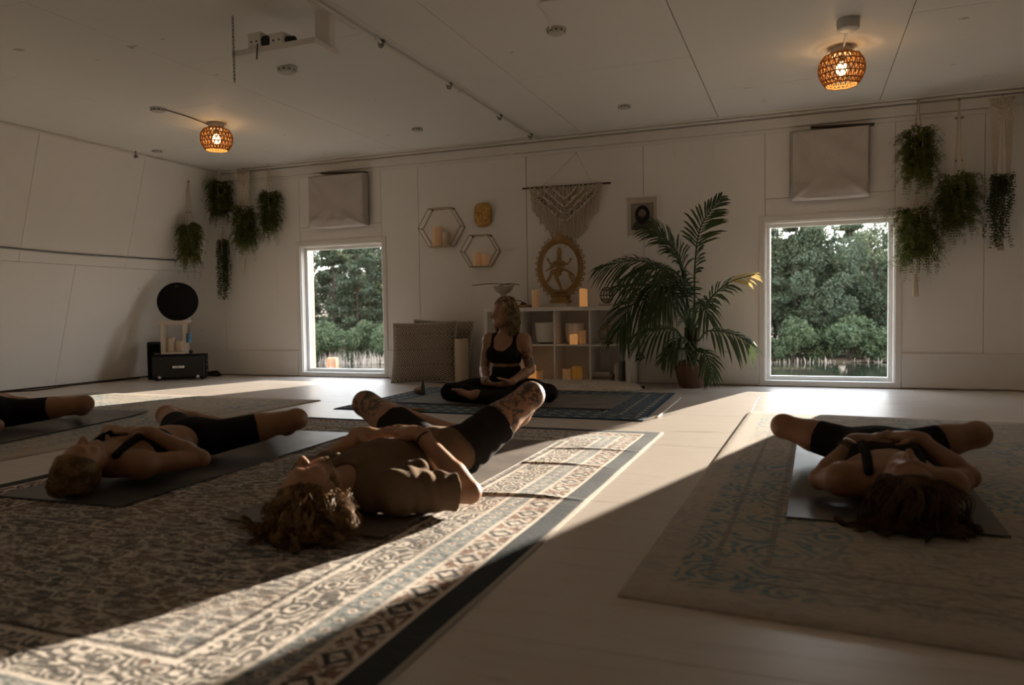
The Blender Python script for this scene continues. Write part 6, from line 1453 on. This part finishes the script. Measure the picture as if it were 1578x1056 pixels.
def rigid(J, a, c, t):
    "turn a pose about a point on the floor and move it"
    ca, sa = math.cos(a), math.sin(a)
    def f(p, mv=True): x, y = p[0] - c[0] * mv, p[1] - c[1] * mv; return vv(ca * x - sa * y + (c[0] + t[0]) * mv, sa * x + ca * y + (c[1] + t[1]) * mv, p[2])
    return {k_: ([f(q, k_ not in ('toe', 'sole')) for q in v] if isinstance(v, list) else f(v, k_ not in ('up', 'calf'))) for k_, v in J.items()}, f
skinmat('skin_a', (.30, .160, .090)); skinmat('skin_b', (.27, .140, .080)); skinmat('skin_c', (.30, .160, .090)); skinmat('skin_d', (.33, .185, .110), [((-2.015, 5.56, .36), .085)])
z = .019
JA = dict(pel=vv(-2.835, 2.88, z + .108), che=vv(-2.775, 2.49, z + .108), nek=vv(-2.745, 2.325, z + .095), nek2=vv(-2.73, 2.235, z + .098), head=vv(-2.715, 2.165, z + .105), up=vv(0, 0, 1),
          hip=[vv(-2.745, 2.92, z + .10), vv(-2.925, 2.915, z + .10)], kne=[vv(-2.455, 3.20, z + .165), vv(-3.265, 3.13, z + .165)], ank=[vv(-2.83, 3.42, z + .06), vv(-2.95, 3.41, z + .06)],
          toe=[vv(-.1, .95, .2), vv(.1, .95, .2)], sole=[vv(-1, .1, -.1), vv(1, .1, -.1)], sh=[vv(-2.585, 2.335, z + .088), vv(-2.915, 2.305, z + .088)], elb=[vv(-2.485, 2.565, z + .075), vv(-3.08, 2.50, z + .07)],
          wri=[vv(-2.665, 2.46, z + .20), vv(-2.895, 2.455, z + .20)], calf=vv(0, 0, -.012))
woman_lying('woman in a black crop top lying on the ornate rug beside the man', JA, 'skin_a', (-3.5, 1.98, 0), (-2.28, 3.72, .36), [(vv(-1, -.25, .12), vv(0, -.2, 1), 1, .2), (vv(1, -.1, .06), vv(0, -.1, 1), -1, .2)], nrm((.18, -.96, -.05)), nrm((-.12, -.02, 1)), 'hair_sandy', True, .95, .0055, seed=4)
JB = dict(pel=vv(.295, 3.46, z + .108), che=vv(.285, 3.06, z + .108), nek=vv(.292, 2.90, z + .095), nek2=vv(.305, 2.82, z + .100), head=vv(.325, 2.745, z + .112), up=vv(0, 0, 1),
          hip=[vv(.385, 3.50, z + .10), vv(.205, 3.50, z + .10)], kne=[vv(.675, 3.60, z + .165), vv(-.085, 3.62, z + .165)], ank=[vv(.36, 3.93, z + .06), vv(.24, 3.93, z + .06)],
          toe=[vv(-.1, .95, .2), vv(.1, .95, .2)], sole=[vv(-1, .1, -.1), vv(1, .1, -.1)], sh=[vv(.458, 2.895, z + .088), vv(.128, 2.905, z + .088)], elb=[vv(.535, 2.99, z + .105), vv(.055, 2.985, z + .065)],
          wri=[vv(.395, 3.10, z + .215), vv(.185, 3.09, z + .200)], calf=vv(0, 0, -.012))
woman_lying('woman in black lying on the right rug with hands on her belly', JB, 'skin_b', (-.3, 2.52, 0), (.86, 4.22, .40), [(vv(-1, .02, .10), vv(0, -.25, 1), 1, .18), (vv(1, .04, .06), vv(0, -.25, 1), -1, .18)], nrm((.10, -.97, -.10)), nrm((.04, -.10, 1)), 'hair_dark', False, .95, .0055, seed=9, bracelets=True)
JC, fC = rigid(JA, .12, (-2.84, 2.9), (-2.02, .40)); JC['kne'] = [vv(-4.40, 3.545, z + .145), vv(-5.26, 3.60, z + .13)]; JC['ank'] = [vv(-4.82, 3.80, z + .06), vv(-4.94, 3.80, z + .06)]
lo_, hi_ = (-5.6, 2.3, 0), (-4.2, 4.2, .36)
woman_lying('person at the far left edge, bare knee and black shorts showing', JC, 'skin_c', lo_, hi_, [(fC(vv(-1, -.25, .12), False), vv(0, -.2, 1), 1, .2), (fC(vv(1, -.1, .06), False), vv(0, -.1, 1), -1, .2)], nrm(fC(vv(.18, -.96, -.05), False)), nrm(fC(vv(-.12, -.02, 1), False)), 'hair_dark', True, .95, .008, seed=6)
# ---- seated woman
def seated():
    z = .016; s = .96; cx, cy = -2.235, 5.60; A = lambda x, y, q: vv(cx + x, cy + y, q + z)
    F = Field((-2.86, 5.0, 0), (-1.64, 5.85, .95), .0056)
    def trunk(F, g, k=.04):
        X_, Y_, Z_ = vv(1, 0, 0), vv(0, 1, 0), vv(0, 0, 1); fr = [X_, Y_, Z_]
        F.ell(A(0, .02, .11), (.170 * s + g, .125 * s + g, .115 * s + g), fr, k); F.ell(A(0, .0, .24), (.120 * s + g, .092 * s + g, .12 * s + g), fr, k); F.ell(A(0, -.005, .385), (.140 * s + g, .102 * s + g, .13 * s + g), fr, k)
        F.cone(A(-.132, .015, .485), A(.132, .015, .485), .056 * s + g, .056 * s + g, k); F.ell(A(0, .01, .455), (.15 * s + g, .085 * s + g, .08 * s + g), fr, k)
        for sg in (-1, 1): F.ell(A(sg * .072, -.082, .375), (.066 * s + g, .058 * s + g, .066 * s + g), fr, .03)
    trunk(F, 0); F.cone(A(0, .02, .50), A(-.005, .0, .60), .058, .047, .04)
    def legs(F, g, clip=None):
        for sg, kn, an in ((-1, A(-.415, -.20, .075), A(.05, -.27, .05)), (1, A(.415, -.18, .085), A(-.14, -.35, .06))):
            hp = A(sg * .09, -.02, .095); md = hp * .5 + kn * .5
            F.cone(hp, md, .095 + g, .083 + g, .05); F.cone(md, kn, .083 + g, .062 + g, .03); cf = kn * .66 + an * .34; F.cone(kn, cf, .060 + g, .060 + g, .02); F.cone(cf, an * .8 + cf * .2, .060 + g, .042 + g, .02)
    legs(F, 0); foot(F, A(.05, -.26, .045), (1, .25, -.05), (0, .5, 1), .9); foot(F, A(-.15, -.355, .055), (-1, .1, -.02), (0, .6, 1), .95)
    for sg, el, wr, hd in ((-1, A(-.195, .0, .25), A(-.085, -.235, .165), (vv(.85, -.35, -.15), vv(0, -.55, -.85))), (1, A(.205, .0, .25), A(.125, -.225, .165), (vv(-.85, -.35, -.15), vv(0, -.55, -.85)))):
        sh = A(sg * .152, .015, .482); F.ell(sh, (.056,) * 3, None, .03); F.cone(sh, sh * .5 + el * .5, .050, .046, .02); F.cone(sh * .5 + el * .5, el, .046, .037, .012); fm = el * .7 + wr * .3; F.cone(el, fm, .038, .039, .01); F.cone(fm, wr, .039, .025, .01); hand(F, wr, hd[0], hd[1], -sg, .98, .22)
    up, face = nrm((.02, .03, 1)), nrm((-.60, -.80, -.03)); P = head(F, A(-.012, -.012, .70), up, face, .98)
    V, Fc = F.mesh(); o = mesh_obj('person', V, Fc, 'skin_d', origin=(cx, cy, .016)); prop(o, 'woman in black seated cross-legged on the blue rug, head turned left', 'person', 'people resting in the studio')
    T_ = Field((-2.5, 5.4, .2), (-1.95, 5.8, .62), .0055); trunk(T_, .006); T_.cut(A(0, 0, .300), (0, 0, -1))
    for sg in (-1, 1): T_.carve(A(sg * .205, .01, .475), (.105, .16, .125))
    T_.carve(A(0, -.10, .505), (.088, .12, .105)); T_.cut(A(0, 0, .545), (0, 0, 1)); T_.carve(A(0, .05, .56), (.075, .1, .06))
    cloth('tank_top', 'cloth_black', o, T_, 'black scoop-neck cropped tank top')
    L_ = Field((-2.86, 5.0, 0), (-1.64, 5.85, .4), .0060); fr = [vv(1, 0, 0), vv(0, 1, 0), vv(0, 0, 1)]
    L_.ell(A(0, .02, .11), (.176 * s, .131 * s, .121 * s), fr, .04); L_.ell(A(0, 0, .24), (.126 * s, .098 * s, .126 * s), fr, .04); L_.cut(A(0, 0, .278), (0, 0, 1)); G = Field((-2.86, 5.0, 0), (-1.64, 5.85, .4), .0060); legs(G, .007); L_.union(G, .03); L_.wrinkle(.0015, 40, 3); L_.cut((0, 0, .015), (0, 0, -1)); cloth('leggings', 'cloth_charcoal', o, L_, 'high-waisted black leggings')
    ufr = [np.cross(up, face), face, up]; hd = np.array(P(0, 0, 0)); cap = Field(hd - .2, hd + .2, .0055); cap.ell(P(0, -.014, .034), (.082, .103, .095), ufr, .01); cap.cut(P(0, .056, .058), nrm(face * 1.0 - up * .75)); cloth('scalp_hair', 'hair_blonde', o, cap)
    r_ = random.Random(31); paths = []; crown = Vector(up); fa = Vector(face); rv = crown.cross(fa)
    for i in range(75):
        a = r_.uniform(1.2, 6.2832 - 1.2); d = (fa * math.cos(a) + rv * math.sin(a)); p = Vector(P(0, -.012, .128)) + fa * .012 * r_.uniform(-1, 1); m1 = Vector(P(0, -.014, .035)) + d * (.090 + .008 * r_.random()); ph = r_.uniform(0, 6); pts = [p, p.lerp(m1, .5) + (crown * .035 + d * .014)]
        L = r_.uniform(.16, .225); q = m1
        for j in range(9): t = j / 8; q2 = m1 + Vector((0, 0, -L * t)) + d * (.012 * math.sin(t * 3) + .011 * t * math.sin(t * 10 + ph)) + d.cross(crown) * .012 * math.cos(t * 9 + ph); pts.append(q2)
        paths.append((pts, r_.uniform(.0026, .0038)))
    strands(paths, .003, 'hair', 'hair_blonde', o, 10, .008)
    w = Vector(A(-.085, -.235, .165)); d = (Vector(A(-.195, .0, .25)) - w).normalized(); a = d.orthogonal().normalized(); c2 = d.cross(a); b = B(); b.tube([w + d * .03 + (a * math.cos(t) + c2 * math.sin(t)) * .034 for t in [6.2832 * j / 16 for j in range(17)]], .005, 6); b.obj('bracelet', 'chrome', o)
seated()
